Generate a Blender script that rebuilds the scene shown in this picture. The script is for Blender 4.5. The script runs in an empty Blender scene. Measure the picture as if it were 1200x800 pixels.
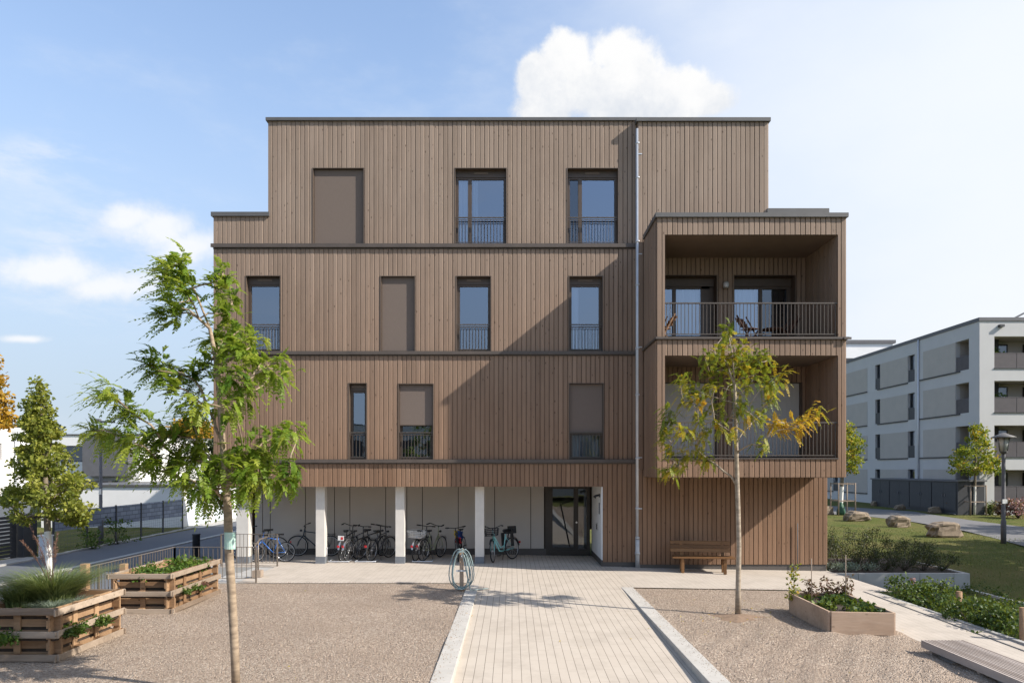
import bpy, math, random
from math import sin, cos, pi, radians, sqrt, atan2
from mathutils import Vector, Matrix
random.seed(7)
SC = bpy.context.scene
COL = SC.collection
EYE = 2.75
SUN = Vector((5.7, -2.0, 4.625)).normalized()          # towards the sun

# ---------------------------------------------------------------- helpers
def at(x, y, Y):
    "point at depth Y seen at photo position x, y"
    return Vector(((x-600)*Y/800, Y, EYE+(550-y)*Y/800))
def gp(x, y, z):
    "point of height z on the ground seen at photo position x, y"
    s = (y-550)/(EYE-z)
    return Vector(((x-600)/s, 800/s, z))
def zy(X):
    return -0.04-0.0167*max(0.0, X)

def tag(o, label=None, cat=None, group=None, kind=None):
    if label: o['label'] = label
    if cat: o['category'] = cat
    if group: o['group'] = group
    if kind: o['kind'] = kind
    return o
def thing(name, label, cat, loc=(0, 0, 0), rot=(0, 0, 0), group=None):
    o = bpy.data.objects.new(name, None); COL.objects.link(o)
    o.location = loc; o.rotation_euler = rot
    o.empty_display_size = 0.2
    return tag(o, label, cat, group)
def copy_tree(o, parent=None):
    c = o.copy(); COL.objects.link(c); c.parent = parent
    for ch in list(o.children): copy_tree(ch, c)
    return c

class MB:
    def __init__(s):
        s.v = []; s.f = []; s.t = []; s.sm = []
    def face(s, pts, t=0.5, sm=False):
        n = len(s.v); s.v += [tuple(p) for p in pts]
        s.f.append(tuple(range(n, n+len(pts)))); s.t.append(t); s.sm.append(sm)
    def box(s, x0, x1, y0, y1, z0, z1, t=None, skip=''):
        if t is None: t = random.random()
        n = len(s.v)
        s.v += [(x0,y0,z0),(x1,y0,z0),(x1,y1,z0),(x0,y1,z0),(x0,y0,z1),(x1,y0,z1),(x1,y1,z1),(x0,y1,z1)]
        for k, q in (('b',(0,3,2,1)),('t',(4,5,6,7)),('f',(0,1,5,4)),('r',(1,2,6,5)),('k',(2,3,7,6)),('l',(3,0,4,7))):
            if k in skip: continue
            s.f.append(tuple(n+i for i in q)); s.t.append(t); s.sm.append(False)
    def obox(s, c, ax, ay, az, t=None):
        "box by centre and three half axis vectors"
        if t is None: t = random.random()
        c = Vector(c); ax, ay, az = Vector(ax), Vector(ay), Vector(az)
        n = len(s.v)
        for k in (-1, 1):
            for i, j in ((-1,-1),(1,-1),(1,1),(-1,1)):
                s.v.append(tuple(c+ax*i+ay*j+az*k))
        for q in ((0,3,2,1),(4,5,6,7),(0,1,5,4),(1,2,6,5),(2,3,7,6),(3,0,4,7)):
            s.f.append(tuple(n+i for i in q)); s.t.append(t); s.sm.append(False)
    def bar(s, a, b, w, h=None, t=None):
        a, b = Vector(a), Vector(b); h = h or w
        d = (b-a); L = d.length
        if L < 1e-6: return
        d /= L
        up = Vector((0,0,1)) if abs(d.z) < .95 else Vector((0,1,0))
        sd = d.cross(up).normalized(); u = sd.cross(d)
        s.obox((a+b)/2, sd*w/2, d*L/2, u*h/2, t)
    def tube(s, pts, r, n=8, t=0.5, caps=True):
        pts = [Vector(p) for p in pts]
        rs = r if isinstance(r, (list, tuple)) else [r]*len(pts)
        base = len(s.v); prev = None
        for i, p in enumerate(pts):
            d = (pts[min(i+1, len(pts)-1)]-pts[max(i-1, 0)])
            if d.length < 1e-9: d = Vector((0,0,1))
            d.normalize()
            if prev is None:
                up = Vector((0,0,1)) if abs(d.z) < .9 else Vector((1,0,0))
                u = d.cross(up).normalized()
            else:
                u = (prev-d*prev.dot(d))
                u = u.normalized() if u.length > 1e-6 else d.orthogonal().normalized()
            prev = u; w = d.cross(u)
            for k in range(n):
                a = 2*pi*k/n
                s.v.append(tuple(p+(u*cos(a)+w*sin(a))*rs[i]))
        for i in range(len(pts)-1):
            for k in range(n):
                k2 = (k+1) % n
                s.f.append((base+i*n+k, base+i*n+k2, base+(i+1)*n+k2, base+(i+1)*n+k)); s.t.append(t); s.sm.append(True)
        if caps:
            s.f.append(tuple(base+k for k in range(n-1, -1, -1))); s.t.append(t); s.sm.append(False)
            e = base+(len(pts)-1)*n
            s.f.append(tuple(e+k for k in range(n))); s.t.append(t); s.sm.append(False)
    def torus(s, c, R, r, axis='y', N=28, n=6, t=.5):
        base = len(s.v); c = Vector(c)
        for i in range(N):
            a = 2*pi*i/N
            for k in range(n):
                b = 2*pi*k/n
                rr = R+r*cos(b); o = r*sin(b)
                if axis == 'y': p = Vector((rr*cos(a), o, rr*sin(a)))
                elif axis == 'x': p = Vector((o, rr*cos(a), rr*sin(a)))
                else: p = Vector((rr*cos(a), rr*sin(a), o))
                s.v.append(tuple(c+p))
        for i in range(N):
            for k in range(n):
                i2, k2 = (i+1) % N, (k+1) % n
                s.f.append((base+i*n+k, base+i*n+k2, base+i2*n+k2, base+i2*n+k)); s.t.append(t); s.sm.append(True)
    def lathe(s, c, prof, n=16, t=.5):
        base = len(s.v); c = Vector(c)
        for (r, z) in prof:
            for k in range(n):
                a = 2*pi*k/n
                s.v.append((c.x+r*cos(a), c.y+r*sin(a), c.z+z))
        for i in range(len(prof)-1):
            for k in range(n):
                k2 = (k+1) % n
                s.f.append((base+i*n+k, base+i*n+k2, base+(i+1)*n+k2, base+(i+1)*n+k)); s.t.append(t); s.sm.append(True)
        s.f.append(tuple(base+k for k in range(n-1, -1, -1))); s.t.append(t); s.sm.append(False)
        e = base+(len(prof)-1)*n
        s.f.append(tuple(e+k for k in range(n))); s.t.append(t); s.sm.append(False)
    def build(s, name, mat, parent=None, world=True, bevel=0):
        "mesh object; with world=True the vertices are world coordinates and the (unrotated) parents' places are taken off"
        off = Vector((0,0,0)); p = parent
        if world:
            while p is not None:
                off += p.location; p = p.parent
        me = bpy.data.meshes.new(name)
        if off.length: vs = [(x-off.x, y-off.y, z-off.z) for x, y, z in s.v]
        else: vs = s.v
        me.from_pydata(vs, [], s.f)
        me.polygons.foreach_set('use_smooth', s.sm)
        a = me.attributes.new('tint', 'FLOAT', 'FACE'); a.data.foreach_set('value', [float(x) for x in s.t])
        me.materials.append(mat); me.update()
        o = bpy.data.objects.new(name, me); COL.objects.link(o)
        if parent: o.parent = parent
        if bevel:
            m = o.modifiers.new('bevel', 'BEVEL'); m.width = bevel; m.segments = 2; m.limit_method = 'ANGLE'
        return o

# ---------------------------------------------------------------- materials
M = {}
class NT:
    def __init__(s, name):
        s.m = bpy.data.materials.new(name); s.m.use_nodes = True
        s.n = s.m.node_tree.nodes; s.l = s.m.node_tree.links
        s.b = s.n['Principled BSDF']; s.out = s.n['Material Output']
        s.tc = s.n.new('ShaderNodeTexCoord')
        M[name] = s.m
    def nd(s, t, **k):
        x = s.n.new(t)
        for a, v in k.items(): setattr(x, a, v)
        return x
    def lk(s, a, b): s.l.new(a, b)
    def map(s, sc=(1,1,1), src=None):
        m = s.nd('ShaderNodeMapping'); m.inputs['Scale'].default_value = sc
        s.lk(src or s.tc.outputs['Object'], m.inputs['Vector']); return m.outputs['Vector']
    def noise(s, scale, vec=None, detail=3, rough=.55):
        x = s.nd('ShaderNodeTexNoise'); x.inputs['Scale'].default_value = scale
        x.inputs['Detail'].default_value = detail; x.inputs['Roughness'].default_value = rough
        s.lk(vec or s.tc.outputs['Object'], x.inputs['Vector']); return x.outputs['Fac']
    def math(s, op, a, b=None, c=None, clamp=False):
        x = s.nd('ShaderNodeMath', operation=op, use_clamp=clamp)
        for i, v in enumerate((a, b, c)):
            if v is None: continue
            if isinstance(v, (int, float)): x.inputs[i].default_value = v
            else: s.lk(v, x.inputs[i])
        return x.outputs[0]
    def ramp(s, fac, stops):
        x = s.nd('ShaderNodeValToRGB'); e = x.color_ramp.elements
        while len(e) < len(stops): e.new(.5)
        for i, (p, c) in enumerate(stops):
            e[i].position = p; e[i].color = (*c, 1) if len(c) == 3 else c
        s.lk(fac, x.inputs['Fac']); return x.outputs['Color']
    def mix(s, fac, a, b, mode='MIX'):
        x = s.nd('ShaderNodeMix', data_type='RGBA', blend_type=mode)
        for i, v in ((0, fac), (6, a), (7, b)):
            if isinstance(v, (int, float)): x.inputs[i].default_value = v
            elif isinstance(v, tuple): x.inputs[i].default_value = (*v, 1)
            else: s.lk(v, x.inputs[i])
        return x.outputs[2]
    def tint(s):
        x = s.nd('ShaderNodeAttribute', attribute_name='tint'); return x.outputs['Fac']
    def col(s, c):
        if isinstance(c, tuple): s.b.inputs['Base Color'].default_value = (*c, 1)
        else: s.lk(c, s.b.inputs['Base Color'])
    def rough(s, v): s.b.inputs['Roughness'].default_value = v
    def bump(s, h, strength=.4, dist=.01):
        x = s.nd('ShaderNodeBump'); x.inputs['Strength'].default_value = strength; x.inputs['Distance'].default_value = dist
        s.lk(h, x.inputs['Height']); s.lk(x.outputs['Normal'], s.b.inputs['Normal'])

def pm(name, c1, c2=None, scale=6, rough=.7, stretch=(1,1,1), bump=0, metal=0, detail=4, spec=.5):
    "two-tone noise material with a little dirt"
    n = NT(name); c2 = c2 or tuple(x*.75 for x in c1)
    v = n.map(stretch)
    f = n.noise(scale, v, detail)
    n.col(n.ramp(f, [(.3, c1), (.7, c2)])); n.rough(rough)
    n.b.inputs['Metallic'].default_value = metal
    n.b.inputs['Specular IOR Level'].default_value = spec
    if bump: n.bump(f, bump, .01)
    return n.m

def wood(name, c1, c2, axis='z', grain=60, knots=True, rough=.75, spec=.25, grey=None):
    "boards: face tint picks the tone of a board, stretched noise makes the grain"
    n = NT(name)
    st = {'z': (1,1,.06), 'x': (.06,1,1), 'y': (1,.06,1)}[axis]
    t = n.tint()
    add = n.nd('ShaderNodeVectorMath', operation='ADD')
    comb = n.nd('ShaderNodeCombineXYZ')
    n.lk(n.math('MULTIPLY', t, 37.0), comb.inputs[0]); n.lk(n.math('MULTIPLY', t, 53.0), comb.inputs[2]); n.lk(n.math('MULTIPLY', t, 71.0), comb.inputs[1])
    n.lk(n.tc.outputs['Object'], add.inputs[0]); n.lk(comb.outputs[0], add.inputs[1])
    g = n.noise(grain, n.map(st, add.outputs[0]), 4, .6)
    big = n.noise(1.3, n.map(tuple(x if x == 1 else .35 for x in st), add.outputs[0]), 3)
    f = n.math('ADD', n.math('MULTIPLY', t, .5), n.math('ADD', n.math('MULTIPLY', g, .42), n.math('MULTIPLY', big, .34)))
    c = n.ramp(n.math('SUBTRACT', f, .12), [(.2, c1), (.8, c2)])
    if grey:                                   # silvering that grows with height on the wall
        sp = n.nd('ShaderNodeSeparateXYZ'); n.lk(n.tc.outputs['Object'], sp.inputs[0])
        gz = n.math('MULTIPLY', n.math('SUBTRACT', sp.outputs[2], 2.0, clamp=False), .115, clamp=True)
        gz = n.math('ADD', n.math('MULTIPLY', gz, .8), n.math('MULTIPLY', n.noise(.6), .25), clamp=True)
        c = n.mix(gz, c, n.mix(n.math('SUBTRACT', f, .12, clamp=True), grey[0], grey[1]))
    if knots:
        vo = n.nd('ShaderNodeTexVoronoi'); vo.inputs['Scale'].default_value = 6.5
        n.lk(n.map(tuple(x if x == 1 else .45 for x in st), add.outputs[0]), vo.inputs['Vector'])
        k = n.ramp(vo.outputs['Distance'], [(.05, (1,1,1)), (.13, (0,0,0))])
        c = n.mix(n.math('MULTIPLY', k, .75), c, tuple(x*.38 for x in c1))
    dn = n.noise(2.6 if not grey else .9, n.map(tuple(x if x == 1 else .25 for x in st)), 7, .7)      # dirt and water streaks
    c = n.mix(n.math('MULTIPLY', n.math('SUBTRACT', dn, .47, clamp=True), 2.2 if not grey else 1.3, clamp=True), c, tuple(x*.62 for x in (c1 if not grey else (.20,.14,.10))))
    n.col(c); n.rough(rough); n.b.inputs['Specular IOR Level'].default_value = spec
    n.bump(g, .35, .004)
    return n.m

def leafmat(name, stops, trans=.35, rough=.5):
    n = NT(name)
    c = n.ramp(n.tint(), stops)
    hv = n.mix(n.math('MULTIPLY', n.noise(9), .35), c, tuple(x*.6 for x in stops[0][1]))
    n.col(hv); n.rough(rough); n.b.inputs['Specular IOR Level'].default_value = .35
    tr = n.nd('ShaderNodeBsdfTranslucent')
    n.lk(n.mix(.35, c, (.35, .38, .03)), tr.inputs['Color'])
    mx = n.nd('ShaderNodeMixShader'); mx.inputs[0].default_value = trans
    n.lk(n.b.outputs[0], mx.inputs[1]); n.lk(tr.outputs[0], mx.inputs[2]); n.lk(mx.outputs[0], n.out.inputs['Surface'])
    return n.m

def glass(name, tintc, fac=.3, rough=.0, see=.75):
    n = NT(name)
    tr = n.nd('ShaderNodeBsdfTransparent'); tr.inputs['Color'].default_value = (tintc[0]*see, tintc[1]*see, tintc[2]*see, 1)
    gl = n.nd('ShaderNodeBsdfGlossy'); gl.inputs['Roughness'].default_value = rough; gl.inputs['Color'].default_value = (*tintc, 1)
    lw = n.nd('ShaderNodeFresnel'); lw.inputs[0].default_value = 1.5
    f = n.math('ADD', lw.outputs[0], fac-.04, clamp=True)
    mx = n.nd('ShaderNodeMixShader'); n.lk(f, mx.inputs[0]); n.lk(tr.outputs[0], mx.inputs[1]); n.lk(gl.outputs[0], mx.inputs[2])
    n.lk(mx.outputs[0], n.out.inputs['Surface'])
    # faint unevenness of real panes
    bp = n.nd('ShaderNodeBump'); bp.inputs['Strength'].default_value = .06; bp.inputs['Distance'].default_value = .02
    n.lk(n.noise(1.2), bp.inputs['Height']); n.lk(bp.outputs[0], gl.inputs['Normal'])
    return n.m

# the timber of the facade and its metal
wood('cladding', (.140,.074,.041), (.280,.163,.095), 'z', 45, grey=((.205,.156,.119), (.370,.291,.234)))
wood('cladding_side', (.140,.074,.041), (.280,.163,.095), 'z', 45, grey=((.205,.156,.119), (.370,.291,.234)))
wood('pallet_wood', (.15,.080,.040), (.46,.30,.175), 'x', 30)
wood('plank_wood', (.36,.245,.165), (.58,.45,.345), 'x', 24)
wood('pallet_grey', (.17,.125,.090), (.43,.345,.265), 'x', 30)
wood('bench_wood', (.12,.060,.025), (.27,.14,.06), 'x', 40, rough=.5)
wood('deck_wood', (.25,.205,.175), (.46,.40,.36), 'y', 30, knots=False)
wood('grey_timber', (.20,.15,.11), (.36,.29,.23), 'z', 40, knots=False)
wood('chair_wood', (.045,.020,.014), (.11,.05,.03), 'x', 40, knots=False)
pm('groove', (.028,.018,.012), (.018,.012,.009), 4, .95)
pm('soffit', (.17,.125,.095), (.145,.105,.08), 2, .85)
pm('flashing', (.095,.075,.062), (.075,.06,.05), 3, .55)
pm('roof_metal', (.13,.125,.12), (.11,.105,.10), 3, .5, metal=.25)
pm('bronze', (.080,.056,.040), (.066,.047,.034), 5, .5)
pm('door_bronze', (.040,.030,.022), (.033,.025,.019), 5, .5)
pm('parapet_dark', (.085,.075,.078), (.070,.062,.066), 3, .7)
pm('window_lining', (.10,.072,.052), (.085,.06,.045), 3, .6)
pm('blind_cloth', (.160,.125,.104), (.145,.113,.094), 40, .9, (1,1,.2))
pm('shutter_grey', (.46,.44,.42), (.42,.405,.385), 30, .8, (1,1,.1))
pm('panel_white', (.50,.455,.405), (.46,.415,.37), .8, .8)
pm('column_white', (.62,.59,.54), (.55,.52,.475), 3, .75, bump=.08)
pm('foot_grey', (.17,.185,.205), (.14,.15,.165), 6, .7)
pm('plinth', (.10,.088,.078), (.085,.075,.067), 5, .8)
pm('zinc', (.60,.62,.65), (.50,.52,.55), 4, .35, metal=.25)
pm('cast_pipe', (.55,.55,.54), (.44,.44,.44), 5, .55, metal=.3)
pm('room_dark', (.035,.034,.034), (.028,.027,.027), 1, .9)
pm('curtain', (.78,.78,.75), (.62,.63,.63), 14, .9, (1,1,.02))
pm('lamp_black', (.03,.03,.032), (.022,.022,.024), 6, .5)
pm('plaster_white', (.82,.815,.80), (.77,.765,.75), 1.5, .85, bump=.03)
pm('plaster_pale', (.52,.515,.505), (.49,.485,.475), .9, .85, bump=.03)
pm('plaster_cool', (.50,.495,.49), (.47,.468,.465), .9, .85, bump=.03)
pm('panel_beige', (.42,.39,.355), (.385,.36,.33), 1.2, .8)
pm('anthracite', (.045,.047,.052), (.036,.038,.043), 5, .6)
pm('slate_grey', (.13,.13,.14), (.11,.11,.118), 3, .7)
pm('garage_blue', (.66,.72,.78), (.62,.68,.74), 4, .6)
pm('brick_red', (.36,.17,.09), (.28,.13,.07), 12, .85, bump=.2)
pm('tile_roof', (.19,.125,.09), (.145,.10,.075), 9, .8)
pm('steel_rail', (.19,.155,.125), (.15,.125,.10), 12, .5, metal=.25)
pm('rail_bronze', (.085,.068,.055), (.07,.056,.046), 12, .5)
pm('rubber', (.018,.018,.019), (.013,.013,.014), 20, .75)
pm('black_paint', (.020,.021,.023), (.014,.015,.016), 20, .35)
pm('chrome', (.62,.62,.62), (.50,.50,.50), 10, .28, metal=.85)
pm('hose_teal', (.27,.34,.33), (.20,.27,.275), 10, .5)
pm('red_plastic', (.55,.025,.03), (.45,.02,.025), 10, .4)
pm('white_plastic', (.75,.75,.73), (.68,.68,.66), 10, .45)
pm('yellow_cloth', (.55,.42,.03), (.42,.32,.03), 10, .8)
pm('blue_cloth', (.04,.09,.30), (.03,.07,.22), 10, .8)
pm('tag_teal', (.30,.52,.45), (.50,.62,.54), 30, .5)
pm('soil', (.055,.038,.026), (.032,.022,.016), 14, .95, bump=.6)
pm('rock', (.30,.235,.165), (.155,.12,.085), 6, .9, bump=1.0, detail=10)
pm('concrete', (.40,.39,.365), (.32,.31,.29), 3, .85, bump=.1, detail=8)
pm('concrete_light', (.46,.435,.395), (.38,.36,.325), 4.5, .9, bump=.12, detail=9)
pm('bark_pale', (.40,.31,.215), (.17,.125,.085), 6, .85, (1,1,3.5), bump=.5, detail=8)
pm('bark_grey', (.40,.33,.25), (.21,.17,.125), 7, .85, (1,1,2.5), bump=.4, detail=7)
pm('bark_dark', (.10,.085,.06), (.06,.05,.036), 9, .9, (1,1,.4), bump=.5)
def lime_bark():                                  # lime wash on the trunk, bare bark above
    n = NT('bark_white'); sp = n.nd('ShaderNodeSeparateXYZ'); n.lk(n.tc.outputs['Object'], sp.inputs[0])
    up = n.math('GREATER_THAN', n.math('ADD', sp.outputs[2], n.math('MULTIPLY', n.noise(5), .15)), 1.95)
    n.col(n.mix(up, n.ramp(n.noise(7), [(.3,(.82,.80,.75)),(.7,(.66,.64,.59))]), (.16,.13,.09))); n.rough(.85); n.bump(n.noise(20), .2, .01)
lime_bark()
pm('bag_green', (.025,.10,.05), (.018,.075,.04), 6, .6)
pm('lamp_glass', (.55,.57,.55), (.50,.52,.50), 4, .15)
leafmat('leaf_locust', [(0, (.06,.135,.013)), (.5, (.20,.31,.03)), (1, (.50,.54,.085))], .52)
leafmat('leaf_mixed', [(0, (.065,.11,.012)), (.42, (.20,.26,.026)), (.62, (.40,.38,.03)), (.82, (.60,.42,.03)), (1, (.62,.32,.02))], .45)
leafmat('leaf_lime', [(0, (.09,.125,.018)), (.5, (.25,.28,.042)), (1, (.46,.44,.085))], .42)
leafmat('leaf_orange', [(0, (.30,.15,.015)), (.5, (.45,.25,.02)), (1, (.55,.36,.04))], .35)
leafmat('leaf_herb', [(0, (.025,.065,.008)), (.5, (.065,.135,.016)), (1, (.14,.21,.03))], .30)
leafmat('leaf_dark', [(0, (.010,.022,.007)), (.5, (.022,.040,.012)), (1, (.048,.066,.020))], .20)
leafmat('leaf_bed', [(0, (.022,.055,.010)), (.5, (.05,.10,.018)), (1, (.15,.20,.03))], .25)
leafmat('leaf_dry', [(0, (.085,.045,.035)), (.5, (.17,.085,.06)), (1, (.22,.13,.075))], .2)
leafmat('blade_green', [(0, (.07,.11,.035)), (.5, (.15,.20,.07)), (1, (.28,.30,.12))], .3)
leafmat('blade_blue', [(0, (.13,.17,.13)), (.5, (.21,.26,.20)), (1, (.29,.34,.26))], .2)
leafmat('flower_pink', [(0, (.30,.12,.13)), (.5, (.34,.17,.16)), (1, (.40,.24,.20))], .2)
glass('window_glass', (.72,.83,1.0), .30, 0, .95)
glass('window_glass_dim', (.80,.88,1.0), .14, 0, .55)
glass('door_glass', (.85,.88,.90), .15, 0, .5)

def weave():                                       # privacy strips woven through a fence
    n = NT('weave_blue')
    br = n.nd('ShaderNodeTexBrick'); br.offset = .5
    sp = n.nd('ShaderNodeSeparateXYZ'); n.lk(n.tc.outputs['Object'], sp.inputs[0])
    cb = n.nd('ShaderNodeCombineXYZ'); n.lk(sp.outputs[1], cb.inputs[0]); n.lk(sp.outputs[2], cb.inputs[1]); n.lk(cb.outputs[0], br.inputs['Vector'])
    br.inputs['Color1'].default_value = (.30,.35,.44,1); br.inputs['Color2'].default_value = (.16,.195,.265,1); br.inputs['Mortar'].default_value = (.10,.12,.17,1)
    br.inputs['Scale'].default_value = 1; br.inputs['Brick Width'].default_value = .50; br.inputs['Row Height'].default_value = .19; br.inputs['Mortar Size'].default_value = .018
    n.col(br.outputs['Color']); n.rough(.55)
weave()

def gravel():
    n = NT('gravel')
    v1 = n.nd('ShaderNodeTexVoronoi'); v1.inputs['Scale'].default_value = 64; n.lk(n.tc.outputs['Object'], v1.inputs['Vector'])
    v2 = n.nd('ShaderNodeTexVoronoi'); v2.inputs['Scale'].default_value = 31; n.lk(n.tc.outputs['Object'], v2.inputs['Vector'])
    sx = n.nd('ShaderNodeSeparateColor'); n.lk(v1.outputs['Color'], sx.inputs[0])
    c = n.ramp(sx.outputs[0], [(0,(.13,.099,.074)),(.3,(.315,.242,.186)),(.75,(.435,.345,.268)),(1,(.66,.56,.46))])
    sx2 = n.nd('ShaderNodeSeparateColor'); n.lk(v2.outputs['Color'], sx2.inputs[0])
    c2 = n.ramp(sx2.outputs[1], [(0,(.17,.13,.098)),(.5,(.36,.28,.216)),(1,(.58,.49,.39))])
    c = n.mix(.35, c, c2)
    big = n.noise(.55, None, 5)
    c = n.mix(n.math('MULTIPLY', n.math('SUBTRACT', big, .38, clamp=True), 1.3, clamp=True), c, (.275,.205,.152), 'MIX')
    n.col(c); n.rough(.95); n.b.inputs['Specular IOR Level'].default_value = .15
    hh = n.math('ADD', n.math('MULTIPLY', v1.outputs['Distance'], -1.0), n.math('MULTIPLY', v2.outputs['Distance'], -1.2))
    hh = n.math('ADD', hh, n.math('MULTIPLY', n.noise(3.2, None, 5), 1.5))
    n.bump(hh, .75, .03)
gravel()

def paving(name, w, l, along='y', c1=(.42,.365,.302), c2=(.475,.42,.355), dark=.34, gap=.0075):
    "long narrow slabs, close cross joints and wider long joints"
    n = NT(name)
    sp = n.nd('ShaderNodeSeparateXYZ'); n.lk(n.tc.outputs['Object'], sp.inputs[0])
    a, b = (sp.outputs[0], sp.outputs[1]) if along == 'y' else (sp.outputs[1], sp.outputs[0])
    ua = n.math('DIVIDE', a, w); row = n.math('FLOOR', ua); fa = n.math('SUBTRACT', ua, row)
    wn = n.nd('ShaderNodeTexWhiteNoise', noise_dimensions='1D'); n.lk(row, wn.inputs['W'])
    ub = n.math('ADD', n.math('DIVIDE', b, l), n.math('MULTIPLY', n.math('FLOOR', n.math('MULTIPLY', wn.outputs['Value'], 4)), .25)); ib = n.math('FLOOR', ub); fb = n.math('SUBTRACT', ub, ib)
    ja = n.math('LESS_THAN', n.math('ABSOLUTE', n.math('SUBTRACT', fa, .5)), .5-gap/w/2)      # 1 on the slab
    jb = n.math('LESS_THAN', n.math('ABSOLUTE', n.math('SUBTRACT', fb, .5)), .5-.0035/l)
    w2 = n.nd('ShaderNodeTexWhiteNoise', noise_dimensions='2D')
    cb = n.nd('ShaderNodeCombineXYZ'); n.lk(row, cb.inputs[0]); n.lk(ib, cb.inputs[1]); n.lk(cb.outputs[0], w2.inputs['Vector'])
    f = n.math('ADD', n.math('ADD', n.math('MULTIPLY', w2.outputs['Value'], .22), .14), n.math('ADD', n.math('MULTIPLY', n.noise(35, None, 3), .25), n.math('MULTIPLY', n.noise(.7, None, 4), .5)))
    c = n.ramp(f, [(.25, c1), (.95, c2)])
    dirt = n.noise(1.7, None, 6, .65)
    c = n.mix(n.math('MULTIPLY', n.math('SUBTRACT', dirt, .47, clamp=True), 1.9, clamp=True), c, tuple(x*.68 for x in c1))
    c = n.mix(jb, tuple(x*.82 for x in c1), c)
    c = n.mix(ja, tuple(x*dark for x in c1), c)
    n.col(c); n.rough(.85); n.b.inputs['Specular IOR Level'].default_value = .25
    n.bump(n.math('ADD', n.math('MULTIPLY', ja, 1.0), n.math('MULTIPLY', n.noise(60), .12)), .5, .006)
paving('paving', .135, .54)
paving('paving_side', .135, .54, 'y', c1=(.415,.365,.305), c2=(.475,.42,.36), dark=.70, gap=.006)

def asphalt(name, c1, c2):
    n = NT(name)
    f = n.math('ADD', n.math('MULTIPLY', n.noise(90, None, 2), .5), n.math('MULTIPLY', n.noise(.5, None, 5), .5))
    n.col(n.ramp(f, [(.3, c1), (.7, c2)])); n.rough(.9); n.bump(n.noise(160, None, 2), .4, .006)
asphalt('asphalt', (.085,.092,.105), (.115,.122,.136))
asphalt('asphalt_pale', (.125,.122,.122), (.165,.16,.158))

def lawn():
    n = NT('lawn')
    f = n.math('ADD', n.math('MULTIPLY', n.noise(22, None, 5, .7), .6), n.math('MULTIPLY', n.noise(.45, None, 5, .6), .5))
    n.col(n.ramp(f, [(.32, (.040,.062,.015)), (.46, (.085,.112,.026)), (.58, (.135,.130,.042)), (.74, (.19,.155,.070))]))
    n.rough(.95); n.b.inputs['Specular IOR Level'].default_value = .1; n.bump(n.noise(45, None, 4), 1.0, .05)
lawn()
# ---------------------------------------------------------------- the setting: ground sheets
def sheet(name, quads, mat, kind='structure', sub=1):
    m = MB()
    for q in quads: m.face(q)
    o = m.build(name, M[mat]); tag(o, kind=kind); return o
def grid(name, xs, ys, zf, mat):
    m = MB(); nx, ny = len(xs), len(ys)
    m.v = [(x, y, zf(x, y)) for y in ys for x in xs]
    for j in range(ny-1):
        for i in range(nx-1):
            m.f.append((j*nx+i, j*nx+i+1, (j+1)*nx+i+1, (j+1)*nx+i)); m.t.append(.5); m.sm.append(True)
    o = m.build(name, M[mat]); tag(o, kind='structure'); return o
def lin(a, b, n): return [a+(b-a)*i/n for i in range(n+1)]

sheet('ground', [[(-900,-700,-1.1),(900,-700,-1.1),(900,1200,-1.1),(-900,1200,-1.1)]], 'lawn')

def wob(x, y): return .012*sin(x*2.1+y*1.3)+.010*sin(x*.9-y*2.4)+.006*sin(5*x+3.1*y)
grid('gravel_yard_west', lin(-8.25,-1.08,60), lin(-8,16.8,110), lambda x,y: zy(x)-.012+wob(x,y)*min(1, max(0, (16.8-y)/.5)), 'gravel')
tag(bpy.data.objects['gravel_yard_west'], kind='structure').name = 'gravel_yard'
o = grid('gravel_yard', lin(2.91,6.98,40), lin(-8,16.42,110), lambda x,y: zy(x)-.012+wob(x,y)*min(1, max(0, (16.4-y)/.5)) + (.016*sin((x-.55*y)*11+.5*sin(y*2)) if x > 3.6+.8*sin(y) and y < 12.4 else 0), 'gravel')
# earth ring round the young tree
m = MB(); cx, cy = gp(865,722,-.11).xy
ring = [(cx+(.50+.10*sin(3*a)+.07*sin(7*a+1))*cos(a), cy+(.46+.08*sin(2*a+1)+.05*sin(6*a))*sin(a)) for a in [2*pi*i/40 for i in range(40)]]
for i in range(40):
    a, b = ring[i], ring[(i+1) % 40]
    m.face([(cx,cy,zy(cx)+.05),(a[0],a[1],zy(a[0])-.018),(b[0],b[1],zy(b[0])-.018)], .5, True)
pm('earth_brown', (.25,.17,.115), (.17,.115,.075), 18, .95, bump=.9, detail=8)
tag(m.build('earth_patch', M['earth_brown']), kind='structure')

# paved path falling gently towards the viewer, apron along the house
def zp(x, y): return zy(x)-.0165*max(0, 16.45-y)
grid('path', lin(-.80,2.63,6), lin(-8,16.45,20), zp, 'paving')
m = MB()
for x0, x1 in ((-6.8,-1.08),(-1.08,2.91),(2.91,9.2)):
    y0 = 16.8 if x1 < -1 else 16.45
    for a, b in zip(lin(x0,x1,6)[:-1], lin(x0,x1,6)[1:]):
        m.face([(a,y0,zy(a)+.004*(x0>2)),(b,y0,zy(b)+.004*(x0>2)),(b,19.95,zy(b)),(a,19.95,zy(a))], .5)
mm = MB()
for q in m.f[6:12]: mm.face([m.v[i] for i in q])
mm.face([(-.35,19.95,zy(0)),(3.2,19.95,zy(3.2)),(3.2,22.55,zy(3.2)),(-.35,22.55,zy(0))])
tag(mm.build('apron', M['paving']), kind='structure')
mm = MB()
for q in m.f[:6]+m.f[12:]: mm.face([m.v[i] for i in q])
mm.face([(-8.75,19.6,-.044),(-6.8,19.6,-.044),(-6.8,19.95,-.044),(-8.75,19.95,-.044)])
mm.face([(-8.75,19.95,-.04),(-.35,19.95,-.04),(-.35,22.55,-.04),(-8.75,22.55,-.04)])
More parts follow.
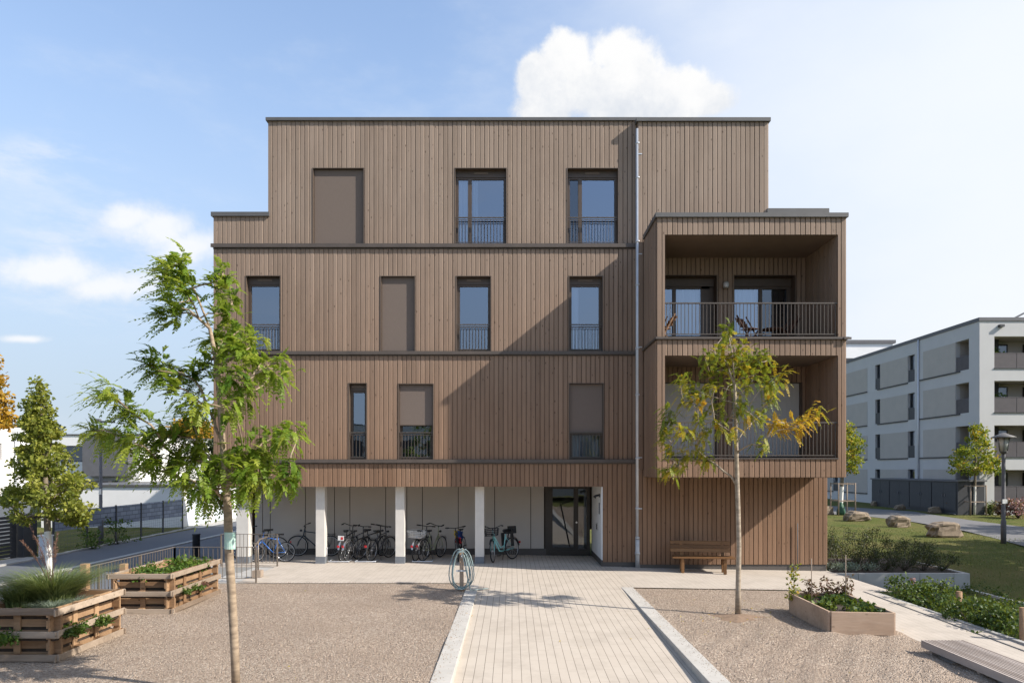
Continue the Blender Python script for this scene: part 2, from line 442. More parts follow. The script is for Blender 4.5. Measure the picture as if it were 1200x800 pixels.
mm.face([(-1.08,16.45,-.036),(-.80,16.45,-.036),(-.80,16.8,-.036),(-1.08,16.8,-.036)])
tag(mm.build('apron', M['paving_side']), kind='structure')
grid('path', lin(6.98,8.72,4), lin(-8,16.45,20), lambda x,y: zy(x)-.012*max(0,16.45-y)+.004, 'paving_side')
m = MB()
for i in range(14):
    y0, y1 = -8+i*24.4/14, -8+(i+1)*24.4/14
    for xx, w, dz in ((8.42,.05,.010),):
        m.face([(xx,y0,zy(xx)-.012*max(0,16.45-y0)+dz),(xx+w,y0,zy(xx+w)-.012*max(0,16.45-y0)+dz),(xx+w,y1,zy(xx+w)-.012*max(0,16.45-y1)+dz),(xx,y1,zy(xx)-.012*max(0,16.45-y1)+dz)])
tag(m.build('drain_slot', M['anthracite']), kind='structure')
m = MB(); m.box(8.72, 8.82, -8, 19.3, -1.0, -.20); tag(m.build('path_edge', M['concrete']), kind='structure')
# kerbs either side of the path: cast lengths with open joints
for (x0, x1, ye) in ((-1.08,-.80,16.46),(2.63,2.91,16.46)):
    m = MB(); y = -8
    while y < ye-.1:
        y1 = min(y+1.5, ye)
        z1 = zy(x0)+.006
        m.box(x0, x1, y+.004, y1-.004, -.6, z1, skip='b'); y = y1
    tag(m.build('kerb', M['concrete_light'], bevel=.008), kind='structure')
# edge of the yard towards the road
m = MB(); m.box(-8.42,-8.25,-8,16.9,-1,-.02); m.box(-8.42,-6.8,16.8,16.92,-1,-.03); tag(m.build('yard_edge', M['concrete']), kind='structure')
# steps down to the road
m = MB()
for i in range(3):
    m.box(-6.8-.62*(i+1), -6.8-.62*i-.002, 16.93, 19.59, -1, -.06-.14*i)
tag(m.build('steps', M['concrete'], bevel=.006), kind='structure')
m = MB(); m.box(-8.75,-6.8,19.6,19.75,-1,-.05); m.box(-8.75,-8.6,19.751,22.5,-1,-.05); tag(m.build('floor_edge', M['concrete']), kind='structure')

# road on the left, a little lower
def rx(Y, x): return x-.04*(Y-25)
m = MB()
for y0, y1 in zip(lin(-30,120,30)[:-1], lin(-30,120,30)[1:]):
    m.face([(rx(y0,-17.0),y0,-.45),(-8.9,y0,-.45),(-8.9,y1,-.45),(rx(y1,-17.0),y1,-.45)])
tag(m.build('road', M['asphalt']), kind='structure')
m = MB()
for y0, y1 in zip(lin(-30,60,40)[:-1], lin(-30,60,40)[1:]):
    m.box(-14.35, -14.10, y0+.005, y1-.005, -.7, -.41)
tag(m.build('road_kerb', M['concrete']), kind='structure')
m = MB()
for y0, y1 in zip(lin(-30,60,40)[:-1], lin(-30,60,40)[1:]):
    m.box(rx(y0,-17.0)-.16, rx(y0,-17.0), y0, y1, -.7, -.40)
m.face([(-18.6,15,-.43),(-17.05,15,-.43),(-17.05,24.9,-.43),(-18.6,24.9,-.43)])
tag(m.build('pavement', M['concrete']), kind='structure')
grid('verge', lin(-60,-17.16,40), lin(-20,90,40), lambda x,y: -.44+ (0 if x>-17.5 else .02*sin(x*3+y)), 'lawn')
m = MB(); m.box(-9.6,-8.43,-8,22,-1,-.30); tag(m.build('planting_strip', M['soil']), kind='structure')
m = MB(); m.face([(-18.1,37.2,-.425),(-16.9,37.2,-.425),(-16.9,60,-.425),(-18.1,60,-.425)]); tag(m.build('forecourt', M['concrete']), kind='structure')

# lawn on the right
def zl(x, y):
    t = min(1, max(0, (y-17.5)/7.0)); t = t*t*(3-2*t)
    return -.78+.50*t + .03*sin(x*.7+y*.4)*min(1,max(0,(y-22)/6))
m = grid('lawn', lin(9.17,70,90), lin(8.5,160,150), lambda x,y: zl(x,y) if y<46 else zl(x,46)+.006*(y-46), 'lawn')
grid('garden_ground', lin(8.80,70,40), lin(-8,17.2,20), lambda x,y: -.80, 'lawn')
# asphalt footpath winding across the lawn
up = [(940,584.5),(1007,588),(1023.5,591.5),(1055,596),(1088,602),(1140,609.5),(1200,617),(1330,634)]
lo = [(940,601),(1000,603),(1023.5,605.5),(1070,611),(1130,621.5),(1165,630),(1200,639.5),(1330,676)]
m = MB()
up2 = [gp(x,y,-.24) for x,y in up]; lo2 = [gp(x,y,-.24) for x,y in lo]
def dens(L):
    out = []
    for a, b in zip(L[:-1], L[1:]):
        for i in range(8): out.append(a.lerp(b, i/8))
    return out+[L[-1]]
U, Lw = dens(up2), dens(lo2)
for i in range(len(U)-1):
    prevc = None
    for k in range(6):
        q = [U[i].lerp(Lw[i],k/6),U[i].lerp(Lw[i],(k+1)/6),U[i+1].lerp(Lw[i+1],(k+1)/6),U[i+1].lerp(Lw[i+1],k/6)]
        m.face([(p.x,p.y,max(-.24,zl(p.x,p.y)+.012)) for p in q][::-1], .5)
tag(m.build('footpath', M['asphalt_pale']), kind='structure')
m = MB()
fp = [(985,583),(1020,585),(1060,590.5),(1120,598.5)]; fq = [(985,585),(1020,588),(1060,594),(1120,602.5)]
for i in range(3):
    q = [gp(*fp[i],-.2),gp(*fq[i],-.2),gp(*fq[i+1],-.2),gp(*fp[i+1],-.2)]
    m.face([(p.x,p.y,-.185) for p in q], .5)
tag(m.build('pavement', M['concrete']), kind='structure')
m = MB(); a = gp(1137,692,-.72); b = gp(1200,708,-.72); d = (b-a).normalized()
m.bar(a, a+d*14, .09, .09); tag(m.build('lawn_edging', M['column_white']), kind='structure')

# ---------------------------------------------------------------- the timber-clad house
H = thing('apartment_building', 'timber clad apartment house with bronze windows, stacked loggias and a bike colonnade', 'building', (0, 20, 0))
def fx(x): return (x-600)/40.0
def fz(y): return EYE+(550-y)/40.0
PITCH = .135
def clad(name, Y, x0, x1, z0, z1, ops=(), seed=0, parent=H, back=True, mat='cladding', flip=1, hide=''):
    "vertical boards on the plane y=Y (outer face), cut round the openings"
    r = random.Random(seed); m = MB(); g = MB()
    n = max(1, round((x1-x0)/PITCH)); w = (x1-x0)/n
    xs_cut = sorted({c for o in ops for c in (o[0], o[1])})
    for i in range(n):
        a, b = x0+i*w, x0+(i+1)*w
        gap = .006; dz = r.choice((0,0,.002,.004)); t = min(1, max(0, r.gauss(.5,.16)))
        a2, b2 = a+gap, b-gap
        cuts = [a2]+[c for c in xs_cut if a2+.002 < c < b2-.002]+[b2]
        for p, q in zip(cuts[:-1], cuts[1:]):
            mid = (p+q)/2; iv = [(z0, z1)]
            for o in ops:
                if o[0] < mid < o[1]:
                    nv = []
                    for s, e in iv:
                        if o[3] <= s or o[2] >= e: nv.append((s, e)); continue
                        if o[2] > s: nv.append((s, o[2]))
                        if o[3] < e: nv.append((o[3], e))
                    iv = nv
            for s, e in iv:
                if e-s > .01:
                    z_, e_ = s+.002, e-.002; c_ = min(.020, (q-p)*.5) if q > b2-.001 else 0; y_ = Y-dz
                    if c_:
                        m.face([(p,y_,z_),(q-c_,y_,z_),(q-c_,y_,e_),(p,y_,e_)], t); m.face([(q-c_,y_,z_),(q,y_+c_*.7,z_),(q,y_+c_*.7,e_),(q-c_,y_,e_)], t)
                        m.face([(q,y_+c_*.7,z_),(q,Y+.028,z_),(q,Y+.028,e_),(q,y_+c_*.7,e_)], t); m.face([(p,Y+.028,z_),(p,y_,z_),(p,y_,e_),(p,Y+.028,e_)], t)
                        m.face([(p,y_,z_),(p,Y+.028,z_),(q,Y+.028,z_),(q,y_+c_*.7,z_),(q-c_,y_,z_)], t); m.face([(p,y_,e_),(q-c_,y_,e_),(q,y_+c_*.7,e_),(q,Y+.028,e_),(p,Y+.028,e_)], t)
                    else: m.box(p, q, y_, Y+.028, z_, e_, t, skip='k')
    o_ = m.build(name, M[mat], parent)
    if back:
        xs = sorted({x0, x1, *[min(max(c,x0),x1) for c in xs_cut]})
        for p, q in zip(xs[:-1], xs[1:]):
            mid = (p+q)/2; iv = [(z0, z1)]
            for o in ops:
                if o[0] < mid < o[1]:
                    nv = []
                    for s, e in iv:
                        if o[3] <= s or o[2] >= e: nv.append((s, e)); continue
                        if o[2] > s: nv.append((s, o[2]))
                        if o[3] < e: nv.append((o[3], e))
                    iv = nv
            for s, e in iv: g.box(p, q, Y+.022, Y+.06, s, e, .5)
        g.build('wall_backing', M['groove'], o_)
    return o_
def clad_x(name, X, y0, y1, z0, z1, face, seed=0, parent=H):
    "boards on a plane x=X; face=-1 looks left, +1 right"
    r = random.Random(seed); m = MB(); n = max(1, round((y1-y0)/PITCH)); w = (y1-y0)/n
    for i in range(n):
        a, b = y0+i*w, y0+(i+1)*w; gap = r.choice((.004,.006)); dz = r.choice((0,.004,.008)); t = min(1, max(0, r.gauss(.5,.15)))
        if face < 0: m.box(X-dz, X+.028, a+gap, b-gap, z0+.002, z1-.002, t)
        else: m.box(X-.028, X+dz, a+gap, b-gap, z0+.002, z1-.002, t)
    o = m.build(name, M['cladding_side'], parent)
    g = MB()
    if face < 0: g.box(X+.022, X+.05, y0+.002, y1-.002, z0+.002, z1-.002)
    else: g.box(X-.05, X-.022, y0+.002, y1-.002, z0+.002, z1-.002)
    g.build('wall_backing', M['groove'], o)
    return o

ZTR = 12.83
ZT = {'roof': 12.945, 'b3': fz(290), 'b3t': fz(286), 'b2': fz(415), 'b2t': fz(411.5), 'b1': fz(541.5), 'b1t': fz(538), 'sof': fz(570)}
XL, XTL, XS = -8.75, -7.15, 3.66
# windows: px x0,x1,y0,y1 ; blind bottom y (None: no blind) ; mullion share ; curtain
WIN = [
 (366.9,426.1,197.6,286, 286, 0, 0), (533.4,593.4,197.6,286, None, .28, 1), (665,724.4,197.6,286, None, .26, 5),
 (288.4,328.3,323.6,411.5, None, 0, 0), (446.4,486,324,411.5, 411.5, 0, 0), (535,575,324,411.5, None, 0, 0), (667,706,324,411.5, None, 0, 2),
 (409,429.4,449.3,538, None, 0, 0), (467.3,507.6,450,538, 498.5, 0, 0), (667.3,707,449.5,538, 508.5, 0, 4)]
OPS = [(fx(a),fx(b),fz(d),fz(c)) for a,b,c,d,*_ in WIN]
def ops_in(z0, z1): return [(a,b,max(c,z0-.01),d) for a,b,c,d in OPS if d > z0 and d < z1+.01]
Yf = 20.0
clad('wall', Yf, XTL, XS, ZT['b3t'], ZT['roof'], [(a,b,ZT['b3t']-.01,d) for a,b,c,d in OPS if c > 8.5], 1)
clad('wall', Yf, XL, XTL, ZT['b3t'], fz(249), (), 2)
clad('wall', Yf, XL, XS, ZT['b2t'], ZT['b3'], [(a,b,ZT['b2t']-.01,d) for a,b,c,d in OPS if 5.5 < c < 8.5], 3)
clad('wall', Yf, XL, XS, ZT['b1t'], ZT['b2'], [(a,b,ZT['b1t']-.01,d) for a,b,c,d in OPS if c < 5.5], 4)
clad('wall', Yf, XL, 2.66, ZT['sof'], ZT['b1'], (), 5)
clad('wall', Yf, 2.66, XS, .045, ZT['b1'], (), 6)
# the right part stands 19 cm proud
Yp = 19.81
XR, XTR = 9.16, 7.45
BLX = (770-600)/(800/18.0)
clad('wall', Yp, XS, XTR, 9.34, ZTR, (), 7)
clad('wall', Yp, XS, XR, .0, 2.75, (), 8)
clad('wall', Yp, XS, BLX-.004, 2.752, 9.338, (), 10)
clad_x('wall', XS, Yp+.03, Yf+.1, ZT['b3t'], ZTR, -1, 9)
# shell: sides, back, roofs, upper set-back
m = MB()
m.box(XL, XL+.2, Yf+.062, 33.8, ZT['sof'], fz(252)); m.box(XL, XL+.2, 22.5, 33.8, -.2, ZT['sof']-.002)
m.box(XL, XR, 33.8, 34.0, -.2, fz(252))
m.box(XR-.2, XR, Yp+.062, 33.8, -.2, fz(252)-.0)
m.box(XTL, XTL+.2, Yf+.062, 31.8, fz(252)+.002, ZT['roof']); m.box(XTR-.2, XTR, Yp+.062, 31.8, fz(252)+.002, ZTR); m.box(XTL, XTR, 31.8, 32.0, fz(252)+.002, ZTR)
m.build('rear_wall', M['cladding_side'], H)
m = MB()
m.box(XTL+.2, XTR-.2, Yf+.1, 31.8, ZT['roof']-.25, ZT['roof']-.12); m.box(XL+.2, XTL-.002, Yf+.1, 33.8, fz(252)-.3, fz(252)-.15); m.box(XTR+.002, XR-.2, Yp+.1, 33.8, fz(252)-.3, fz(252)-.15)
ro = m.build('roof', M['slate_grey'], H)
m = MB()
m.box(XTL-.05, XS+.12, Yf-.06, 32.05, ZT['roof']+.002, 13.035); m.box(XS-.058, XTR+.04, Yp-.06, 32.05, ZTR+.002, 12.935)
m.build('roof_edge', M['roof_metal'], ro)
m = MB(); m.box(XL-.05, XTL+.05, Yf-.06, 34.05, fz(253.8), fz(249)-.0); m.build('roof_edge', M['roof_metal'], ro)
m = MB(); m.box(XTR-.05, XR+.03, Yp-.04, 34.05, fz(254), fz(247.5)); m.build('roof_edge', M['roof_metal'], ro)
# storey bands
for a, b in (('b3','b3t'),('b2','b2t'),('b1','b1t')):
    m = MB(); m.box(XL-.045, XS+.0, Yf-.06, Yf+.05, ZT[a]+.012, ZT[b]-.002); m.box(XL-.05, XS, Yf-.075, Yf-.06, ZT[a]-.012, ZT[b]-.004)
    m.box(XL, XS-.002, Yf-.012, Yf+.06, ZT[a]-.05, ZT[a]+.010)
    m.build('storey_flashing', M['flashing'], H)
# plinths
m = MB(); m.box(2.67, XS-.03, Yf+.02, Yf+.2, -.15, .044); m.box(XS-.02, XR-.03, Yp+.025, Yp+.2, -.25, -.002); m.build('plinth', M['plinth'], H)

def window(a, b, c, d, blind, mull, cur, k):
    x0, x1, z1, z0 = fx(a), fx(b), fz(c), fz(d)
    dp = .17
    f = MB()                                     # frame: outer profiles, casement profiles
    yb = Yf+dp
    zt = z1-.20
    f.box(x0, x1, yb-.02, yb+.08, zt, z1)        # blind box
    fw = .055
    f.box(x0, x0+fw+.03, yb-.002, yb+.07, z0+.002, zt); f.box(x1-fw-.03, x1, yb-.002, yb+.07, z0+.002, zt)
    f.box(x0+fw+.03, x1-fw-.03, yb, yb+.07, zt-fw, zt-.002); f.box(x0+fw+.03, x1-fw-.03, yb, yb+.07, z0+.002, z0+.08)
    xs = [x0+fw+.03, x1-fw-.03]
    if mull:
        xm = x0+(x1-x0)*mull; f.box(xm-.055, xm+.055, yb-.006, yb+.07, z0+.08, zt-fw); xs = [xs[0], xm-.055, xm+.055, xs[1]]
    w = f.build('window', M['bronze'], H)
    g = MB()
    for p, q in zip(xs[::2], xs[1::2]):
        if cur == 5 and p == xs[0]:
            g5 = MB(); g5.face([(p,yb+.045,z0+.08),(q,yb+.045,z0+.08),(q,yb+.045,zt-fw),(p,yb+.045,zt-fw)]); g5.build('dark_pane', M['window_glass_dim'], w); continue
        g.face([(p,yb+.035,z0+.08),(q,yb+.035,z0+.08),(q,yb+.035,zt-fw),(p,yb+.035,zt-fw)])
    g.build('pane', M['window_glass_dim' if cur == 4 or d < 0 else 'window_glass'], w)
    l = MB()                                     # lining of the reveal
    l.box(x0-.02, x0+.004, Yf-.012, yb+.08, z0, z1+.02); l.box(x1-.004, x1+.02, Yf-.012, yb+.08, z0, z1+.02)
    l.box(x0+.004, x1-.004, Yf-.012, yb-.022, z1, z1+.02); l.box(x0+.004, x1-.004, Yf-.03, yb-.004, z0-.012, z0+.004)
    l.build('reveal', M['window_lining'], w)
    if not blind:
        v = MB(); xc = (x0+x1)/2-.0; v.box(xc-.21, xc+.21, yb-.032, yb-.021, z1-.11, z1-.045); v.build('vent', M['blind_cloth'], w)
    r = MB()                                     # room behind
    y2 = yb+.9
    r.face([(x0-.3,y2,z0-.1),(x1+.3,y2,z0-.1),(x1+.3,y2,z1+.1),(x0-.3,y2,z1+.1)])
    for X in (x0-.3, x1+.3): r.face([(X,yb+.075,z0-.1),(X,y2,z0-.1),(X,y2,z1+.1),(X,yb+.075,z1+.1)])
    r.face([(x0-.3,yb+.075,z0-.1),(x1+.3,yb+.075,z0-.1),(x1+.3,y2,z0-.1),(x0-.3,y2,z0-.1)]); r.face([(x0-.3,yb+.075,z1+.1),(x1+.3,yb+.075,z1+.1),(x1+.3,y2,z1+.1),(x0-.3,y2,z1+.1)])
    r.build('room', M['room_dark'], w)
    def drape(p, q, za, zb, yy=.10):
        m = MB(); n = 26
        for i in range(n):
            u, v = p+(q-p)*i/n, p+(q-p)*(i+1)/n
            m.face([(u,yb+yy+.02*sin(i*1.7),za),(v,yb+yy+.02*sin((i+1)*1.7),za),(v,yb+yy+.02*sin((i+1)*1.7),zb),(u,yb+yy+.02*sin(i*1.7),zb)], .5, True)
        m.build('curtain', M['curtain'], w)
    if cur == 1:
        drape(x0+.05, x0+(x1-x0)*.26, z0, zt); drape(x0+(x1-x0)*.34, x0+(x1-x0)*.44, z0+.3, zt)
    if cur == 2: drape(x0+.05, x0+.30, z0, zt)
    if cur == 3: drape(x0+.05, x1-.05, z0, z0+.9, .2)
    if cur == 4: drape(x0+.05, x1-.05, z0, z0+1.0, .2)
    if blind:
        zb = fz(blind)+.03; s = MB(); s.box(x0+.012, x1-.012, Yf+.075, Yf+.079, zb, z1-.004); bl = s.build('blind', M['blind_cloth'], w)
        s = MB(); s.box(x0+.02, x1-.02, Yf+.066, Yf+.09, zb-.028, zb); s.build('blind_rail', M['bronze'], bl)
        s = MB(); s.box(x0+.004, x0+.024, Yf+.06, Yf+.10, z0, z1); s.box(x1-.024, x1-.004, Yf+.06, Yf+.10, z0, z1); s.build('blind_guide', M['bronze'], w)
    if not blind or blind < d-2:
        b_ = MB(); zr = z0+.80; yy = Yf+.035
        b_.box(x0-.004, x1+.004, yy-.016, yy+.016, zr-.03, zr); b_.box(x0, x1, yy-.010, yy+.010, zr-.09, zr-.072); b_.box(x0, x1, yy-.010, yy+.010, z0+.05, z0+.07)
        n = max(3, round((x1-x0)/.095))
        for i in range(1, n): xx = x0+(x1-x0)*i/n; b_.box(xx-.0065, xx+.0065, yy-.0065, yy+.0065, z0+.07, zr-.09)
        b_.build('railing', M['rail_bronze'], w)
for k, w in enumerate(WIN): window(*w, k)

# downpipe in the inner corner
m = MB(); px = fx(746.5)
m.tube([(px,Yf-.13,.55),(px,Yf-.13,fz(154))], .062, 14)
for z in (1.6,3.05,4.9,6.25,8.1,9.35,11.2,12.2): m.tube([(px,Yf-.13,z),(px,Yf-.13,z+.05)], .072, 14)
dpo = m.build('downpipe', M['zinc'], H)
m = MB()
for z in (1.62,3.1,6.3,9.0,11.9): m.bar((px,Yf-.13,z),(px+.03,Yf+.03,z),.02,.03); m.bar((px-.0,Yf-.19,z),(px+.11,Yf-.19,z),.025,.03)
m.build('pipe_bracket', M['zinc'], dpo)
m = MB(); m.tube([(px,Yf-.13,-.1),(px,Yf-.13,.75)], .072, 14); m.tube([(px,Yf-.13,.72),(px,Yf-.13,.80)], .072, 14); m.tube([(px,Yf-.13,.28),(px,Yf-.13,.36)], .082, 14); m.tube([(px,Yf-.21,.12),(px,Yf-.12,.12)], .018, 8)
m.build('standpipe', M['cast_pipe'], dpo)

# colonnade: soffit, rear wall panels, columns, entrance
m = MB(); m.box(XL+.03, 2.62, Yf+.063, 22.5, ZT['sof']+.01, ZT['sof']+.12); m.build('soffit', M['panel_white'], H)
m = MB()
joints = [298.5,307.7,316.7,358,392,410,452,476.7,495,537,579.7,622,637.8]
Yb = 22.45; sb = 800/Yb
bx = lambda x: (x-600)/sb
for a, b in zip(joints[:-1], joints[1:]): m.box(bx(a)+.011, bx(b)-.011, Yb, Yb+.03, .16, ZT['sof']+.008)
cw = m.build('colonnade_wall', M['panel_white'], H)
m = MB(); m.box(bx(298.5), 1.13, Yb+.02, Yb+.05, -.1, ZT['sof']+.008); m.build('wall_backing', M['groove'], cw)
m = MB(); m.box(bx(298.5), 1.12, Yb-.006, Yb+.019, -.1, .155); m.build('plinth', M['plinth'], cw)
m = MB(); m.box(bx(298.5), bx(298.5)+.03, Yb+.06, 24.2, -.1, ZT['sof']); m.build('end_panel', M['anthracite'], cw)
for x0, x1 in ((-8.2,-7.83),(-5.84,-5.57),(-3.47,-3.20),(-1.10,-.83)):
    m = MB(); m.box(x0, x1, 20.3, 20.3+.27, .16, ZT['sof']+.012); c_ = m.build('column', M['column_white'], H, bevel=.008)
    m = MB(); m.box(x0-.004, x1+.004, 20.296, 20.574, -.1, .158); m.build('foot', M['foot_grey'], c_)
m = MB(); m.tube([(-5.56,20.5,-.04),(-5.56,20.5,.35),(-5.545,20.46,.42)],.018,8); m.build('tap_pipe', M['zinc'], H)
# entrance: glazed door in a bronze frame with a fixed side light
x0, x1 = bx(639), bx(691.3); zt = ZT['sof']+.008
f = MB(); y = Yb-.02
f.box(x0, x0+.16, y+.02, y+.1, -.06, zt); f.box(x1-.10, x1, y, y+.1, -.06, zt); f.box(x0+.16, x1-.10, y, y+.1, zt-.14, zt); f.box(x0+.16, x1-.10, y, y+.1, -.06, .06)
xm = bx(675.5); f.box(xm-.09, xm+.06, y+.01, y+.1, .06, zt-.14); f.box(x0+.16, xm-.09, y+.02, y+.1, .06, .20); f.box(xm+.06, x1-.10, y+.02, y+.1, .06, .14); f.box(x0+.16, x0+.24, y+.015, y+.1, .2, zt-.14)
dr = f.build('door', M['door_bronze'], H)
g = MB(); g.face([(x0+.24,y+.05,.20),(xm-.09,y+.05,.20),(xm-.09,y+.05,zt-.14),(x0+.24,y+.05,zt-.14)]); g.face([(xm+.06,y+.05,.14),(x1-.10,y+.05,.14),(x1-.10,y+.05,zt-.14),(xm+.06,y+.05,zt-.14)])
g.build('pane', M['door_glass'], dr)
h = MB(); h.tube([(xm-.22,y-.08,.22),(xm-.52,y-.08,1.62)], .016, 8); h.tube([(xm-.47,y-.08,1.62),(xm-.20,y-.08,1.72)], .012, 8); h.tube([(xm-.24,y-.08,.3),(xm-.24,y+.02,.3)], .012, 6); h.tube([(xm-.5,y-.08,1.55),(xm-.5,y+.02,1.55)], .012, 6); h.build('handle', M['black_paint'], dr)
h = MB(); h.tube([(xm+.0,y-.05,1.02),(xm,y-.01,1.02)],.03,10); h.build('lock', M['chrome'], dr)
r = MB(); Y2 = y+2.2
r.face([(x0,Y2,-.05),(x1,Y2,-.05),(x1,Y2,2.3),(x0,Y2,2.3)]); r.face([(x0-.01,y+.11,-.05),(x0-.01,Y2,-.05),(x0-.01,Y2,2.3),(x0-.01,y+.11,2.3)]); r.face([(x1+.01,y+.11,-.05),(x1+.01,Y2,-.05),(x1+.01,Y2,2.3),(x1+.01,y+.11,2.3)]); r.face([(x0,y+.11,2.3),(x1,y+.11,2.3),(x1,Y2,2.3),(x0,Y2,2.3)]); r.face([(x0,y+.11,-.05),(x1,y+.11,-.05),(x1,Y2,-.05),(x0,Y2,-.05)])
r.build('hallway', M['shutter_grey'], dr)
# white side wall of the entrance with lamp, name board and bell panel
m = MB(); m.box(2.63, 2.66, Yf+.03, Yb+.1, .10, ZT['sof']+.006); ew = m.build('entrance_wall', M['plaster_white'], H)
m = MB(); m.box(2.625, 2.66, Yf+.02, Yb+.08, -.15, .098); m.build('plinth', M['plinth'], ew)
m = MB(); m.box(2.60, 2.63, 20.35, 20.47, 1.93, 2.03); m.tube([(2.60,20.41,1.99),(2.50,20.38,1.97),(2.46,20.37,1.92)], [.03,.035,.05], 10); m.build('wall_lamp', M['lamp_black'], ew)
m = MB(); m.box(2.612, 2.63, 20.42, 20.56, 1.42, 1.76); m.build('name_board', M['slate_grey'], ew)
m = MB(); m.box(2.605, 2.63, 20.85, 21.15, .90, 1.10); bp = m.build('bell_panel', M['chrome'], ew)
m = MB()
for i in range(3):
    for j in range(4): m.box(2.600, 2.6055, 20.88+.07*j, 20.93+.07*j, .925+.055*i, .96+.055*i)
m.build('bell_button', M['lamp_black'], bp)
# ---------------- the two stacked loggias
Yx = 18.0; S2 = 800/Yx
gx = lambda x: (x-600)/S2
gz = lambda y: EYE+(550-y)/S2
BL, BR = gx(770), gx(992)
zB, zM, zMt, zTop = gz(559), gz(398), gz(394.8), gz(255)
u0, u1 = gx(779.2), gx(982)
opU = (u0, u1, zMt-.01, gz(275)); opL = (u0, u1, gz(537), gz(416.5))
bal = clad('loggia', Yx, BL, BR, zMt, zTop, [opU], 21)
clad('loggia_wall', Yx, BL, BR, zB, zM, [opL], 22, bal)
clad_x('loggia_wall', BL, Yx+.03, Yp-.01, zMt, zTop, -1, 23, bal)
clad_x('loggia_wall', BL, Yx+.03, Yp-.01, zB, zM, -1, 24, bal)
clad_x('loggia_wall', BR, Yx+.03, Yp-.01, zB, zTop, 1, 25, bal)
clad_x('loggia_wall', u1+.0, Yx+.05, Yf-.015, zMt, opU[3], -1, 26, bal)
clad_x('loggia_wall', u1+.0, Yx+.05, Yf-.015, opL[2], opL[3], -1, 27, bal)
clad_x('loggia_wall', u0-.0, Yx+.05, Yf-.07, zMt, opU[3], 1, 28, bal)
clad_x('loggia_wall', u0-.0, Yx+.05, Yf-.07, opL[2], opL[3], 1, 29, bal)
for za, zb in ((opU[3], zTop-.02), (opL[3], zMt-.02), (zB+.02, opL[2]-.01)):
    m = MB(); m.box(BL+.06, BR-.06, Yx+.065, Yf-.02, za, zb); m.build('slab', M['soffit'], bal)
m = MB(); m.box(BL+.05, BR-.05, Yx+.03, Yp-.005, zB-.012, zB+.018); m.build('soffit', M['soffit'], bal)
m = MB(); m.box(BL-.05, BR+.03, Yx-.06, Yp-.07, zTop+.002, gz(250)); m.build('roof_edge', M['roof_metal'], bal)
m = MB(); m.box(BL-.045, BR+.05, Yx-.06, Yx+.06, zM+.012, zMt-.003); m.box(BL-.05, BL+.02, Yx-.055, Yp, zM+.012, zMt-.003); m.box(BR-.10, BR+.09, Yx-.09, Yx-.062, zM-.0, zM+.055)
m.box(BR-.02, BR+.05, Yx-.055, Yp, zM+.012, zMt-.003)
m.build('storey_flashing', M['flashing'], bal)
m = MB(); m.box(u0-.01, u1+.01, Yx-.03, Yx+.05, opL[2]-.016, opL[2]+.014); m.build('sill', M['flashing'], bal)
# parapet walls beside and behind, closing the loggia
for (z0, z1, yr) in ((zMt, opU[3], gz(354)), (opL[2], opL[3], gz(494))):
    r = MB(); yy = Yx+.045
    a, b = u0+.05, u1-.05
    r.box(u0-.0, u1, yy-.018, yy+.018, yr-.035, yr-.0); r.box(a, b, yy-.012, yy+.012, z0+.07, z0+.095)
    n = 46
    for i in range(n+1): xx = a+(b-a)*i/n; r.box(xx-.0075, xx+.0075, yy-.0075, yy+.0075, z0+.095, yr-.035)
    for xx in (a+.0, (a+b)/2, b): r.box(xx-.012, xx+.012, yy-.012, yy+.012, z0-.0, z0+.07)
    r.build('railing', M['rail_bronze'], bal)
